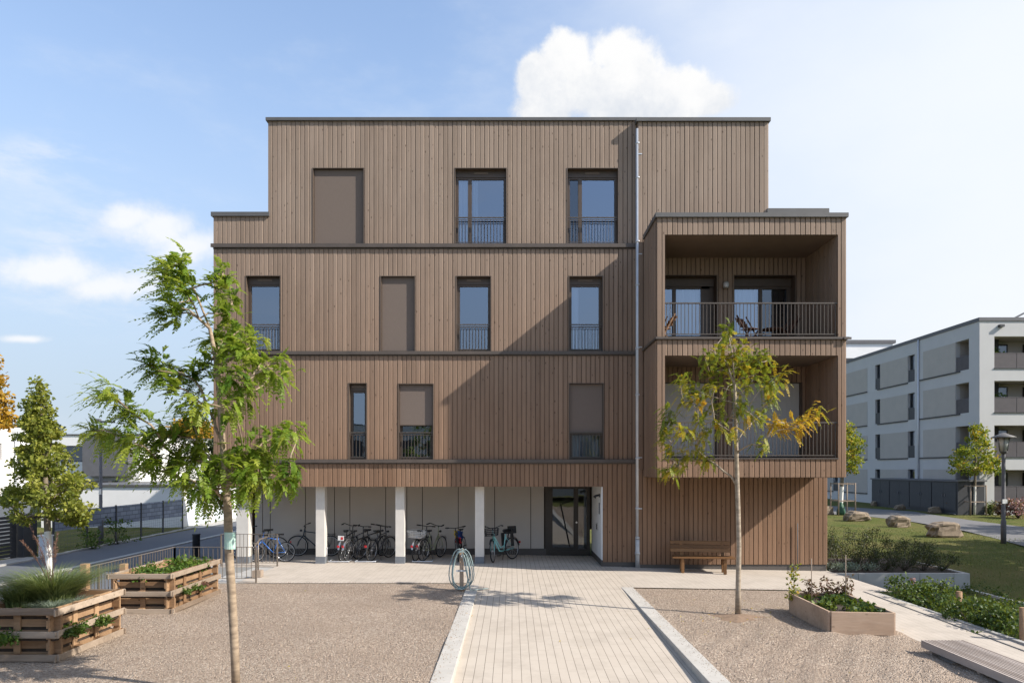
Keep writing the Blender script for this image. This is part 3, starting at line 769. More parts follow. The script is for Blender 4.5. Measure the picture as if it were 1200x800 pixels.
# rear walls of the loggias with their glazed doors / closed shutters
Yr = 19.96
ru = [(fx(773),fx(839.5),zMt-.01,fz(323.5)), (fx(860),fx(931),zMt-.01,fz(323.5))]
rl = [(fx(773),fx(839),opL[2]-.01,fz(449)), (fx(858),fx(938.8),opL[2]-.01,fz(449))]
clad('loggia_wall', Yr, u0, u1, zMt, opU[3], ru, 31, bal)
clad('loggia_wall', Yr, u0, u1, opL[2], opL[3], rl, 32, bal)
for i, (a, b, c, d) in enumerate(ru):
    f = MB(); yb = Yr+.30; c = zMt+.0; a = max(a, u0)
    f.box(a, b, yb-.05, yb+.1, d-.24, d); zt = d-.24
    f.box(a, a+.06, yb, yb+.07, c, zt); f.box(b-(.12 if i else .38), b, yb, yb+.07, c, zt); f.box(a+.06, b-.12, yb, yb+.07, zt-.07, zt); f.box(a+.06, b-.12, yb, yb+.07, c, c+.09)
    xm = (fx(792.5) if i == 0 else fx(895)); f.box(xm-.05, xm+.05, yb-.01, yb+.07, c+.09, zt-.07)
    dd = f.build('balcony_door', M['bronze'], bal)
    g = MB(); xr = b-(.12 if i else .38)
    g.face([(a+.06,yb+.03,c+.09),(xm-.05,yb+.03,c+.09),(xm-.05,yb+.03,zt-.07),(a+.06,yb+.03,zt-.07)])
    if i == 0: g.face([(xm+.05,yb+.03,c+.09),(xr,yb+.03,c+.09),(xr,yb+.03,zt-.07),(xm+.05,yb+.03,zt-.07)])
    else:
        g2 = MB(); g2.face([(xm+.05,yb+.05,c+.09),(xr,yb+.05,c+.09),(xr,yb+.05,zt-.07),(xm+.05,yb+.05,zt-.07)]); g2.build('dark_pane', M['window_glass_dim'], dd)
    g.build('pane', M['window_glass'], dd)
    l = MB(); l.box(a-.02,a+.003,Yr-.01,yb+.08,c,d+.02); l.box(b-.003,b+.02,Yr-.01,yb+.08,c,d+.02); l.box(a+.003,b-.003,Yr-.01,yb-.052,d-.0,d+.02); l.build('reveal', M['window_lining'], dd)
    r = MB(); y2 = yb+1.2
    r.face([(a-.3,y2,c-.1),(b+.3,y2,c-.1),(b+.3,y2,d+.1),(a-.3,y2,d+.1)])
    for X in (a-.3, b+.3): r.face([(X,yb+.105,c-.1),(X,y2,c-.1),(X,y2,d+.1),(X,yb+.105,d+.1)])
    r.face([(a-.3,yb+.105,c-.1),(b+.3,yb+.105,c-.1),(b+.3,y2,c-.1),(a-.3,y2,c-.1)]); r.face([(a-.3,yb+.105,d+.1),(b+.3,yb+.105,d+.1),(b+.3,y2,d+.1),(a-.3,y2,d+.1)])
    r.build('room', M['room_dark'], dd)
    if i == 0 or i == 1:
        mm = MB(); p, q = (xm+.08, xr-.02) if i == 0 else (a+.08, xm-.06)
        for j in range(24):
            u, v = p+(q-p)*j/24, p+(q-p)*(j+1)/24
            mm.face([(u,yb+.16+.03*sin(j*1.7),c),(v,yb+.16+.03*sin((j+1)*1.7),c),(v,yb+.16+.03*sin((j+1)*1.7),zt),(u,yb+.16+.03*sin(j*1.7),zt)], .5, True)
        mm.build('curtain', M['curtain'], dd)
for a, b, c, d in rl:
    a = max(a, u0)
    s = MB(); s.box(a+.015, b-.055, Yr+.06, Yr+.066, opL[2]+.1, d-.004); sh = s.build('closed_blind', M['shutter_grey'], bal)
    s = MB(); s.box(b-.05, b-.003, Yr+.03, Yr+.12, opL[2], d); s.box(a+.003, b-.051, Yr+.05, Yr+.09, opL[2], opL[2]+.098); s.build('blind_guide', M['bronze'], sh)
    s = MB(); s.box(a-.02, a+.002, Yr-.01, Yr+.2, opL[2], d+.02); s.box(b-.002, b+.02, Yr-.01, Yr+.2, opL[2], d+.02); s.box(a+.002, b-.002, Yr-.01, Yr+.2, d, d+.02); s.box(a-.02, b+.02, Yr+.2, Yr+.22, opL[2], d+.02); s.build('reveal', M['window_lining'], sh)
m = MB(); p = at(850,334,19.93); m.lathe((p.x,19.86,p.z-.10), [(.075,0),(.085,.04),(.085,.12),(.06,.17)], 14); m.box(p.x-.04,p.x+.04,19.9,19.965,p.z-.05,p.z+.06); m.build('wall_lamp', M['cast_pipe'], bal)
# thin conduit along the right corner
m = MB(); m.tube([(gx(965)+.05,Yp-.06,-.2),(gx(965)+.05,Yp-.06,1.2)],.012,6); m.build('corner_conduit', M['slate_grey'], H)
# something low on the set-back roof terrace: vent pipe and plants
m = MB(); m.tube([(8.2,22,fz(247.5)),(8.2,22,fz(247.5)+.25)],.05,8); m.tube([(7.9,23,fz(247.5)),(7.9,23,fz(247.5)+.35)],.03,8); m.build('roof_vent', M['zinc'], H)
# ---------------------------------------------------------------- bicycles
paints = {}
def paint(name, c):
    if name not in M: pm(name, c, tuple(x*.85 for x in c), 20, .35)
    return M[name]
def bicycle(label, x, y, heading, frame_mat, z=-.04, R=.34, wb=1.06, step=False, bar='flat', rack=False, basket=None, child=False, guards=True, lean=4, steer=0, guardmat='black_paint', plate=False, rim='chrome', cloth=False, scale=1):
    "heading: degrees, the way the front wheel points (0 = to the right, 90 = to the house)"
    root = thing('bicycle', label, 'bicycle', (x, y, z), (0, 0, 0), 'bicycles parked under the colonnade')
    root.rotation_euler = (radians(lean), 0, radians(heading)); root.scale = (scale,)*3
    fm = M[frame_mat]; hb = wb/2
    def bl(m, n, mat, par=root): return m.build(n, M[mat] if isinstance(mat, str) else mat, par, world=False)
    st = Matrix.Rotation(radians(steer), 4, 'Z')
    fork = bpy.data.objects.new('fork', None)
    hx = hb-.26                                  # steering head
    for sx in (-1, 1):
        w = MB(); w.torus((0,0,0), R-.018, .019, 'y', 36, 6); wo = bl(w, 'wheel', 'rubber'); wo.name = 'wheel'
        r_ = MB(); r_.torus((0,0,0), R-.045, .011, 'y', 32, 4); r_.tube([(0,-.03,0),(0,.03,0)], .025, 8)
        bl(r_, 'rim', rim, wo)
        sp = MB()
        for k in range(18):
            a = 2*pi*k/18; sp.tube([(0,.02*(-1)**k,0),((R-.05)*cos(a),0,(R-.05)*sin(a))], .0022, 3, caps=False)
        bl(sp, 'spokes', 'chrome', wo)
        wo.location = (sx*hb, 0, R)
        if sx > 0 and steer:
            piv = Vector((hx+.12, 0, 0)); v = Vector((hb, 0, R))-piv
            wo.location = piv+(st @ v); wo.rotation_euler = (0,0,radians(steer))
        if guards:
            g = MB(); pts = []
            a0, a1 = (.05*pi, .92*pi) if sx < 0 else (.20*pi, .95*pi)
            for k in range(15):
                a = a0+(a1-a0)*k/14
                pts.append((R*1.09*cos(a), 0, R*1.09*sin(a)))
            if sx < 0: pts = [(-p[0], 0, p[2]) for p in pts]
            for p, q in zip(pts[:-1], pts[1:]):
                g.face([(p[0],-.026,p[2]),(q[0],-.026,q[2]),(q[0],.026,q[2]),(p[0],.026,p[2])], .5, True)
            go = bl(g, 'mudguard', guardmat); go.location = wo.location; go.rotation_euler = wo.rotation_euler
            if sx < 0:
                rl = MB(); rl.box(-R*1.09-.045,-R*1.09-.01,-.03,.03,.13,.19); ro_ = bl(rl, 'rear_reflector', 'red_plastic', go)
    bpy.data.objects.remove(fork)
    f = MB()
    bb = Vector((-.10,0,.29)); seat = Vector((-.25,0,.80)); head = Vector((hx+.02,0,.86)); headb = Vector((hx+.06,0,.68)); rear = Vector((-hb,0,R))
    f.tube([bb, seat], .016, 8); f.tube([headb, head], .019, 8)
    if step: f.tube([bb+Vector((-.02,0,.16)), Vector((.05,0,.40)), headb+Vector((-.01,0,.10))], .018, 8); f.tube([bb, Vector((.10,0,.31)), headb], .022, 8)
    else: f.tube([seat+Vector((.02,0,-.06)), head+Vector((.005,0,-.05))], .016, 8); f.tube([bb, headb], .019, 8)
    for s in (-1, 1):
        f.tube([bb+Vector((0,.02*s,0)), rear+Vector((0,.06*s,0))], .010, 6); f.tube([seat+Vector((.02,.01*s,-.08)), rear+Vector((0,.06*s,0))], .008, 6)
    bl(f, 'frame', fm)
    k = MB(); piv = Vector((hx+.12,0,0))
    def rt(p): p = Vector(p); return piv+(st @ (p-piv)) if steer else p
    for s in (-1, 1): k.tube([rt((hx+.08,.05*s,.66)), rt((hb-.04,.055*s,.48)), rt((hb,.055*s,R))], .012, 6)
    k.tube([rt((hx+.07,-.055,.665)), rt((hx+.07,.055,.665))], .016, 6); k.tube([rt((hx+.07,0,.67)), rt((hx,0,.98))], .014, 8)
    bl(k, 'fork', fm)
    h = MB(); hz = 1.02; hx0 = hx-.02
    if bar == 'flat': pts = [(hx0-.06,-.31,hz+.01),(hx0,-.16,hz),(hx0+.05,0,hz-.02),(hx0,.16,hz),(hx0-.06,.31,hz+.01)]
    else: pts = [(hx0-.24,-.27,hz+.04),(hx0-.06,-.25,hz+.07),(hx0+.05,-.08,hz),(hx0+.05,.08,hz),(hx0-.06,.25,hz+.07),(hx0-.24,.27,hz+.04)]
    h.tube([rt(p) for p in pts], .012, 8); h.tube([rt((hx,0,.96)), rt((hx0+.05,0,hz-.01))], .014, 8); ho = bl(h, 'handlebar', 'black_paint')
    g = MB()
    for p, q in ((pts[0], pts[1]), (pts[-1], pts[-2])):
        p, q = Vector(p), Vector(q); g.tube([rt(p), rt(p.lerp(q,.75))], .019, 8); g.tube([rt(p.lerp(q,.8)), rt(p.lerp(q,.3)+Vector((.05,0,-.02)))], .006, 5)
    bl(g, 'grip', 'rubber', ho)
    s = MB(); sx0 = -.27
    prof = [(-.13,.075),(-.10,.085),(-.04,.07),(.04,.035),(.13,.02),(.15,.012)]
    top = [(sx0+a, b) for a, b in prof]
    for (p, q) in zip(top[:-1], top[1:]):
        s.face([(p[0],-p[1],.935),(q[0],-q[1],.93),(q[0],q[1],.93),(p[0],p[1],.935)], .5, True)
        for e in (-1, 1): s.face([(p[0],e*p[1],.935),(q[0],e*q[1],.93),(q[0],e*q[1]*.6,.885),(p[0],e*p[1]*.6,.875)], .5, True)
    s.face([(top[0][0],-.075,.935),(top[0][0],.075,.935),(top[0][0],.045,.875),(top[0][0],-.045,.875)])
    s.tube([(-.25,0,.78),(-.275,0,.89)], .013, 8)
    bl(s, 'saddle', 'black_paint')
    c = MB(); c.torus((bb.x,.05,bb.z), .085, .006, 'y', 20, 4); c.tube([bb+Vector((0,-.07,0)), bb+Vector((0,.07,0))], .018, 8)
    for e, a in ((-1, -.9), (1, pi-.9)):
        q = bb+Vector((.165*cos(a), .075*e, .165*sin(a))); c.tube([bb+Vector((0,.07*e,0)), q], .009, 6); c.box(q.x-.045,q.x+.045,q.y+(.005 if e>0 else -.09),q.y+(.09 if e>0 else -.005),q.z-.012,q.z+.012)
    c.tube([(bb.x,.05,bb.z+.085),(-hb,.05,R+.03)], .004, 4); c.tube([(bb.x,.05,bb.z-.085),(-hb,.05,R-.03)], .004, 4)
    bl(c, 'crank', 'black_paint')
    if rack:
        r = MB()
        for e in (-1, 1): r.tube([(-.30,.05*e,.72),(-hb-.18,.06*e,.72)], .006, 5); r.tube([(-hb,.07*e,R),(-hb-.08,.06*e,.72)], .005, 5)
        for q in (-.36,-.50,-.66): r.tube([(q,-.055,.72),(q,.055,.72)], .005, 5)
        ro_ = bl(r, 'luggage_rack', 'black_paint')
        if plate:
            p = MB(); p.box(-hb-.22,-hb-.205,-.09,.09,.66,.80); po = bl(p, 'rear_plate', 'white_plastic', ro_)
            p = MB(); p.box(-hb-.226,-hb-.221,-.07,.0,.69,.77); bl(p, 'plate_reflector', 'red_plastic', po)
    if basket:
        b = MB(); cx, cz, w, l, hh = (hx+.20, .80, .17, .13, .22) if basket == 'front' else (-hb-.02, .74, .19, .22, .20)
        zs = [cz+hh*i/4 for i in range(5)]
        for z_ in zs:
            k_ = 1+.22*(z_-cz)/hh
            q = [rt(v) if basket == 'front' else Vector(v) for v in ((cx-l*k_,-w*k_,z_),(cx+l*k_,-w*k_,z_),(cx+l*k_,w*k_,z_),(cx-l*k_,w*k_,z_))]
            for i in range(4): b.tube([q[i], q[(i+1)%4]], .006, 4)
        for i in range(9):
            u = -1+2*i/8
            for e in (-1, 1):
                for (p0, p1) in (((cx+l*u, e*w, cz), (cx+l*1.22*u, e*w*1.22, cz+hh)), ((cx+e*l, w*u, cz), (cx+e*l*1.22, w*1.22*u, cz+hh))):
                    b.tube([rt(p0) if basket=='front' else p0, rt(p1) if basket=='front' else p1], .004, 4)
        b.box(cx-l,cx+l,-w,w,cz-.004,cz+.004)
        bl(b, 'basket', 'black_paint' if basket == 'front' else 'white_plastic')
    if child:
        c = MB(); c.box(-hb-.02,-.34,-.13,.13,.80,.86); c.box(-hb-.08,-hb-.02,-.15,.15,.80,1.03); c.box(-hb-.02,-.36,-.17,-.14,.80,.95); c.box(-hb-.02,-.36,.14,.17,.80,.95); c.tube([(-.32,0,.6),(-.40,0,.80)],.02,6)
        c.box(-hb+.15,-hb+.25,-.21,-.16,.42,.84); c.box(-hb+.15,-hb+.25,.16,.21,.42,.84)
        bl(c, 'child_seat', 'black_paint')
    if cloth:
        for i, (cm, y0, z0, zz) in enumerate((('yellow_cloth',-.10,.70,.93),('blue_cloth',.03,.66,.90),('red_plastic',-.05,.50,.70))):
            c = MB(); n = 8
            for a in range(n):
                for b_ in range(5):
                    def P(i_, j_): return (hx-.10+.12*sin(i_*.8+i)+.05*j_/5, y0+.16*i_/n+.02*sin(j_*2), z0+(zz-z0)*j_/5+.02*sin(i_))
                    c.face([P(a,b_),P(a+1,b_),P(a+1,b_+1),P(a,b_+1)], .5, True)
            bl(c, 'hung_jacket', cm)
    l = MB(); l.tube([rt((hx+.10,0,.84)), rt((hx+.17,0,.84))], [.03,.036], 10); bl(l, 'lamp', 'black_paint')
    if lean:
        k_ = MB(); k_.tube([(-.12,0,.28),(-.20,-.16,.012)], .009, 6); bl(k_, 'stand', 'black_paint')
    return root
paint('paint_navy', (.018,.035,.055)); paint('paint_blue', (.02,.12,.42)); paint('paint_mint', (.30,.68,.66)); paint('paint_silver', (.45,.47,.44)); paint('paint_black', (.015,.015,.017)); paint('paint_grey', (.10,.10,.105)); paint('paint_olive', (.33,.34,.22))
bicycle('blue children bicycle behind the stair railing', -7.30, 20.62, 181, 'paint_blue', R=.33, wb=.98, lean=5, guards=False, scale=.92)
bicycle('dark bicycle leaning beside the blue one under the corner column', -7.85, 21.25, 205, 'paint_black', lean=6, steer=20)
bicycle('navy crossbar bicycle standing lengthwise along the wall behind the second column', -6.38, 22.05, 180, 'paint_navy', bar='flat', lean=-6, rack=True)
bicycle('black bicycle with a red and white plate on its luggage rack', -5.12, 21.28, 84, 'paint_black', rack=True, plate=True, guardmat='chrome', bar='city')
bicycle('bicycle with dark frame and silver mudguards next to the plated one', -4.82, 21.22, 74, 'paint_grey', rack=True, guardmat='chrome')
bicycle('slim black mountain bicycle pushed close to the panels', -4.47, 21.65, 58, 'paint_black', guards=False, lean=7, steer=12)
bicycle('black bicycle with red rear light beside the middle column', -4.12, 21.25, 72, 'paint_grey', rack=False, steer=-14)
bicycle('bicycle with a white wire basket over its rear wheel', -2.82, 21.3, 77, 'paint_black', rack=True, basket='rear', guardmat='chrome')
bicycle('olive silver city bicycle with swept handlebar behind the hose post', -2.50, 21.32, 66, 'paint_olive', rack=True, bar='city', guardmat='chrome', step=True)
bicycle('black mountain bicycle with colourful jackets hung over its frame', -1.58, 21.2, 262, 'paint_black', guards=False, cloth=True, lean=5, steer=14)
bicycle('mint step-through bicycle with front basket and black child seat', -.30, 20.92, 232, 'paint_mint', step=True, bar='city', basket='front', child=True, lean=5, steer=28, guardmat='black_paint')
# low metal bike stands on the floor
for i, (x, y) in enumerate(((-5.2,20.45),(-4.4,20.45),(-2.7,20.5))):
    m = MB(); m.tube([(x-.3,y,-.02),(x-.3,y,.0),(x+.3,y,.0),(x+.3,y,-.02)],.014,6)
    for k in (-.3,.3): m.tube([(x+k,y,0),(x+k,y+.5,0)],.014,6)
    tag(m.build('bike_stand', M['zinc']), ['galvanised floor loop for bicycle wheels nearest the second column','galvanised floor loop beside the middle column','galvanised floor loop right of the middle column'][i], 'bike stand', 'floor bike stands')

# ---------------------------------------------------------------- bench by the wall
def bench():
    r = thing('bench', 'brown wooden slatted bench against the timber wall', 'bench', (5.33,19.12,zy(5.3)), (0,0,radians(-8)))
    L = .84
    def bl(m, n, par=r): return m.build(n, M['bench_wood'], par, world=False, bevel=.004)
    for i in range(3):
        m = MB(); y = -.30+.15*i; m.box(-L, L, y, y+.135, .42, .46); bl(m, 'seat_slat')
    for i in range(3):
        m = MB(); z = .56+.105*i; y = .17+.03*i
        m.obox((-.04,y,z+.045), (L-.02,0,0), (0,.014,.004), (0,.012,.045)); bl(m, 'backrest_slat')
    for x in (-.56,.58):
        m = MB(); m.box(x-.04,x+.04,-.27,-.19,0,.418); bl(m, 'leg')
        m = MB(); m.bar((x,.10,0),(x,.235,.84),.08,.045); bl(m, 'leg')
        m = MB(); m.box(x-.03,x+.03,-.18,.13,.34,.418); bl(m, 'seat_bearer')
bench()
# tray and bits left on the bench
m = MB(); m.tube([(6.1,18.85,.52),(6.14,18.84,.53)],.03,8)
# ---------------------------------------------------------------- hose post
hp = gp(541,690,-.04)
m = MB(); m.box(hp.x-.045,hp.x+.045,hp.y-.045,hp.y+.045,-.1,.90); po = m.build('hose_post', M['plank_wood']); tag(po, 'square wooden post at the end of the kerb with a coiled hose', 'post')
m = MB(); m.tube([(hp.x,hp.y+.07,-.05),(hp.x,hp.y+.07,.72),(hp.x,hp.y-.06,.76),(hp.x,hp.y-.09,.70)],.016,8); m.box(hp.x-.13,hp.x+.13,hp.y-.075,hp.y-.05,.38,.42); m.build('tap', M['zinc'], po)
m = MB(); pts = []
rr = random.Random(5)
for k in range(5):
    a_, b_ = .20+.05*rr.random()*2, .40+.05*rr.random()
    ox, oz = rr.uniform(-.05,.05), .50-rr.uniform(0,.07)
    for i in range(20):
        t = 2*pi*i/20+pi/2
        squeeze = .72+.28*max(0, -sin(t)+.4)
        pts.append((hp.x+ox+a_*cos(t)*squeeze, hp.y-.08-.035*k*.5+.02*sin(3*t), max(-.015, oz+b_*sin(t)-.02*k*(sin(t)<0))))
pts += [(hp.x+.22,hp.y-.25,-.02),(hp.x+.42,hp.y-.12,-.02),(hp.x+.62,hp.y-.0,-.02)]
m.tube(pts, .0125, 6); tag(m.build('garden_hose', M['hose_teal']), 'pale teal garden hose hanging in loops from a wooden post', 'hose')

# ---------------------------------------------------------------- railings on the left
def railing(name, label, runs, z0f, h, pitch, posts=1.6, mat='steel_rail', group=None):
    a0 = Vector((*runs[0], z0f(*runs[0]))); r = thing(name, label, 'railing', a0, (0,0,0), group)
    t = MB(); b = MB(); pm_ = MB()
    for (p, q) in zip(runs[:-1], runs[1:]):
        p = Vector((*p, z0f(*p))); q = Vector((*q, z0f(*q))); L = (q-p).length
        up = Vector((0,0,1))
        t.bar(p+up*h, q+up*h, .042, .012); t.bar(p+up*.10, q+up*.10, .03, .012)
        n = max(2, round(L/pitch))
        for i in range(n+1):
            c = p.lerp(q, i/n); b.bar(c+up*.10, c+up*h, .011, .011)
        k = max(1, round(L/posts))
        for i in range(k+1):
            c = p.lerp(q, i/k); pm_.bar(c-up*.12, c+up*(h+.0), .036, .036)
    t.build('rail', M[mat], r); b.build('bars', M[mat], r); pm_.build('posts', M[mat], r)
    return r
railing('railing', 'low steel bar railing along the yard edge above the road', [(-8.33,6.0),(-8.33,16.86),(-6.32,16.86)], lambda x,y: -.03, .87, .115)
railing('railing', 'short bar railing closing the bike colonnade above the steps', [(-8.4,19.72),(-6.78,19.72)], lambda x,y: -.04, .93, .11)
hr = thing('handrail', 'tubular steel handrail with two posts at the head of the steps', 'handrail', (-6.5,17.1,-.04))
m = MB(); m.tube([(-6.36,16.98,-.04),(-6.36,16.98,.74),(-6.5,17.25,.82),(-6.62,17.9,.92),(-6.62,18.6,.93)],.02,8); m.tube([(-6.6,17.75,-.04),(-6.6,17.75,.9)],.02,8); m.build('rail', M['steel_rail'], hr)
m = MB(); m.box(-6.72,-6.50,17.64,17.86,-.03,.14); m.build('foot', M['grey_timber'], hr)
for i, (x, y, h) in enumerate(((100,680,.96),(145,668,.78))):
    p = Vector((-8.13, [13.0,14.3][i], -.04))
    m = MB(); m.box(p.x-.06,p.x+.06,p.y-.06,p.y+.06,-.05,h)
    tag(m.build('wooden_post', M['pallet_wood']), ['tall square wooden stake behind the grass planter','square wooden stake in front of the herb planter','short wooden stake between the two pallet planters'][i], 'post', 'wooden stakes along the railing')

# ---------------------------------------------------------------- pallet planters
def planter(label, x0, x1, y0, y1, seed, z=-.045, H_=.77):
    "four upright pallets round soil; runners with blocks outside, stringers and planks inside"
    rr = random.Random(seed)
    r = thing('pallet_planter', label, 'planter', ((x0+x1)/2,(y0+y1)/2,z), (0,0,0), 'raised beds made of pallets')
    def side(p, q, nrm, name):
        p, q = Vector((*p,z)), Vector((*q,z)); d = (q-p); L = d.length; d /= L; n = Vector((*nrm,0)); up = Vector((0,0,1))
        def brd(m, a, b, zc, hh, off, th): # board along d between a and b
            a_ = p+d*a; b_ = p+d*b; m.obox((a_+b_)/2+up*zc+n*off, (b_-a_)/2, n*th/2, up*hh/2, min(1,max(0,rr.gauss(.5,.28))))
        k = max(3, int(L/.55)+1)
        for zc in (.05,.385,.72):
            m = MB(); brd(m, -.012-rr.uniform(0,.03), L+.012+rr.uniform(0,.03), zc+rr.uniform(-.012,.012), .098, -.012, .024); m.build('runner', M['pallet_grey'], r, bevel=.005)
        for i in range(k):
            c = .055+(L-.11)*i/(k-1)
            for zc in (.05,.385,.72): m = MB(); brd(m, c-.05, c+.05, zc, .098, -.024-.039, .076); m.build('block', M['pallet_wood'], r)
            m = MB(); a_ = p+d*c-n*.114; m.obox(a_+up*.385, d*.05, n*.011, up*.385, min(1,max(0,rr.gauss(.55,.25)))); m.build('stringer', M['pallet_wood'], r)
        for i in range(5): m = MB(); brd(m, .003, L-.003, .06+.16*i, .11, -.140, .022); m.build('deck_board', M['pallet_wood'], r)
    side((x0,y0),(x1,y0),(0,-1),'f'); side((x1,y0),(x1,y1),(1,0),'r'); side((x1,y1),(x0,y1),(0,1),'b'); side((x0,y1),(x0,y0),(-1,0),'l')
    m = MB(); m.box(x0+.15,x1-.15,y0+.15,y1-.15,z+.02,z+.64)
    for zz in (.30,.63):
        pass
    m.build('soil', M['soil'], r)
    m = MB()
    for (a,b,c,d) in ((x0+.03,x1-.03,y0+.03,y0+.10),(x0+.03,x1-.03,y1-.10,y1-.03),(x1-.10,x1-.03,y0+.1,y1-.1),(x0+.03,x0+.10,y0+.1,y1-.1)):
        m.box(a,b,c,d,z+.30,z+.33)
    m.build('pocket_soil', M['soil'], r)
    return r
planter('nearest pallet planter with tall ornamental grass', -7.92, -6.62, 9.92, 11.66, 1)
planter('farther pallet planter with low green herbs behind the grass planter', -7.85, -6.60, 13.25, 15.45, 2)

# ---------------------------------------------------------------- foliage makers
def leafquad(m, p, d, w, n, t):
    "kite shaped leaf from p along d (vector with length), half width w"
    s = d.cross(n)
    if s.length < 1e-6: s = d.orthogonal()
    s = s.normalized()*w
    m.face([p, p+d*.45+s, p+d, p+d*.45-s], t)
def rvec(r): 
    v = Vector((r.gauss(0,1), r.gauss(0,1), r.gauss(0,1)))
    return v.normalized() if v.length > 1e-6 else Vector((0,0,1))
def frond(m, r, p, d, L, pairs, ll, lw, t, droop=.5, wind=Vector((0,0,0))):
    "a pinnate leaf"
    d = d.normalized(); up = Vector((0,0,1)); pts = []
    for i in range(pairs+2):
        u = i/(pairs+1)
        pts.append(p+d*L*u+(Vector((0,0,-droop))+wind)*L*u*u)
    for i in range(1, pairs+2):
        ax = (pts[i]-pts[i-1]).normalized(); sd = ax.cross(up)
        if sd.length < .05: sd = rvec(r)
        sd.normalize(); nn = sd.cross(ax)
        k = (1-.45*abs(i/(pairs+1)-.45))
        tt = min(1, max(0, t+r.uniform(-.10,.10)))
        if i == pairs+1: leafquad(m, pts[i], ax*ll*1.1, lw, nn, tt); break
        for e in (-1, 1):
            dd = (sd*e*.85+ax*.75+up*r.uniform(-.35,.10)).normalized()*ll*k
            leafquad(m, pts[i], dd, lw*k, nn+rvec(r)*.25, tt)
    for a, b in zip(pts[:-1], pts[1:]):
        s = (b-a).cross(up)
        if s.length > 1e-6:
            s = s.normalized()*.0022; m.face([a-s,a+s,b+s,b-s], t)
def leaf_cloud(m, r, c, rad, n, ll, lw, t0=.5, ts=.25, flat=.7):
    for _ in range(n):
        v = rvec(r)*rad*(r.random()**.5); v.z *= flat
        d = (rvec(r)+Vector((0,0,-.25))+v.normalized()*.5).normalized()*ll*r.uniform(.7,1.25)
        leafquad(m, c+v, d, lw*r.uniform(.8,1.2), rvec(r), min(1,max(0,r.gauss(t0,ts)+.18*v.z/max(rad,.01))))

class Skel:
    "branch skeleton grown from a trunk line to the ends that carry leaves"
    def __init__(s, trunk, seed=1):
        s.p = [Vector(q) for q in trunk]; s.par = [i-1 for i in range(len(trunk))]; s.r = random.Random(seed); s.nt = len(trunk); s.tips = []
    def grow(s, targets, first=2, rise=.35, step=.16, wob=.03):
        base = s.p[0]
        for T in sorted(targets, key=lambda q: min((q-s.p[i]).length for i in range(first, s.nt))):
            best, bi = 1e9, s.nt-1
            for i in range(first, len(s.p)):
                q = s.p[i]; dv = T-q; dist = dv.length
                if dist < .05: continue
                pen = 0 if dv.z > .15*dist else .9*(.15*dist-dv.z)+.25
                c = dist+pen+(.0 if i >= s.nt else .05)
                if c < best: best, bi = c, i
            a = s.p[bi]; n = max(2, int((T-a).length/step)); prev = bi
            pd = s.p[bi]-s.p[s.par[bi]] if s.par[bi] >= 0 else Vector((0,0,1))
            pd = pd.normalized() if pd.length > 0 else Vector((0,0,1))
            ctrl = a+(T-a)*.45+(pd*.4+Vector((0,0,rise*.4)))*(T-a).length*.35
            for k in range(1, n+1):
                u = k/n; q = a*(1-u)**2+ctrl*2*u*(1-u)+T*u*u
                if k < n: q = q+rvec(s.r)*wob
                s.p.append(q); s.par.append(prev); prev = len(s.p)-1
            s.tips.append(prev)
    def mesh(s, r_base, r_tip=.006, expo=2.2, trunk_r=None, start=0):
        n = len(s.p); ch = [[] for _ in range(n)]
        for i, q in enumerate(s.par):
            if q >= 0: ch[q].append(i)
        w = [0.0]*n
        for i in range(n-1, -1, -1):
            w[i] = sum(w[c] for c in ch[i]) if ch[i] else 1.0
        # indices are always after their parents, so the loop above is complete
        W = w[0]; rad = [max(r_tip, r_base*(x/W)**(1/expo)) for x in w]
        if trunk_r:
            for i in range(s.nt): rad[i] = max(rad[i], trunk_r[i])
        m = MB(); done = set()
        st = [(0, None)]
        while st:
            i, par = st.pop(); path = [i] if par is None else [par, i]
            while ch[i]:
                c = max(ch[i], key=lambda k: w[k])
                for k in ch[i]:
                    if k != c: st.append((k, i))
                path.append(c); i = c
            if len(path) > 1:
                rs = [rad[k] for k in path]
                if par is not None: rs[0] = rad[path[1]]
                m.tube([s.p[k] for k in path], rs, 9 if rs[0] > .03 else 5, .5)
        return m, rad
# ---------------------------------------------------------------- the young trees of the yard
def px_tree(name, label, base, trunk_px, clusters, leaf, seed, r_base, spread, per, frond_args, wind, bark, trunk_r=None, depth=.38, tones=None, group=None):
    r = random.Random(seed); Y0 = base.y
    root = thing(name, label, 'tree', tuple(base), (0,0,0), group)
    trunk = [base]+[at(x,y,Y0+dy) for x,y,dy in trunk_px]
    pts = []
    for c in clusters:
        x, y = c[0], c[1]; pts.append((at(x,y,Y0+r.gauss(0,depth)), c[2] if len(c) > 2 else None))
    sk = Skel(trunk, seed); sk.grow([p for p,_ in pts], first=3)
    m, rad = sk.mesh(r_base, .0075, 2.2, trunk_r)
    m.build('trunk', M[bark], root)
    lf = MB(); L, pairs, ll, lw, droop = frond_args
    ctr = sum((p for p,_ in pts), Vector((0,0,0)))/len(pts)
    for p, tone in pts:
        t0 = r.gauss(.5,.12) if tone is None else tone
        out = (p-ctr); out.z *= .5; out = out.normalized() if out.length > .1 else rvec(r)
        n = int(per*r.uniform(.75,1.25))
        for _ in range(n):
            q = p+rvec(r)*spread*(r.random()**.6)-out*spread*.3
            d = (rvec(r)*.85+out*.55+Vector((0,0,.22))+wind*.45)
            frond(lf, r, q, d, L*r.uniform(.7,1.2), pairs, ll*r.uniform(.8,1.15), lw, min(1,max(0,r.gauss(t0,.17))), droop*r.uniform(.5,1.4), wind*r.uniform(.2,.8))
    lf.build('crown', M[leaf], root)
    return root
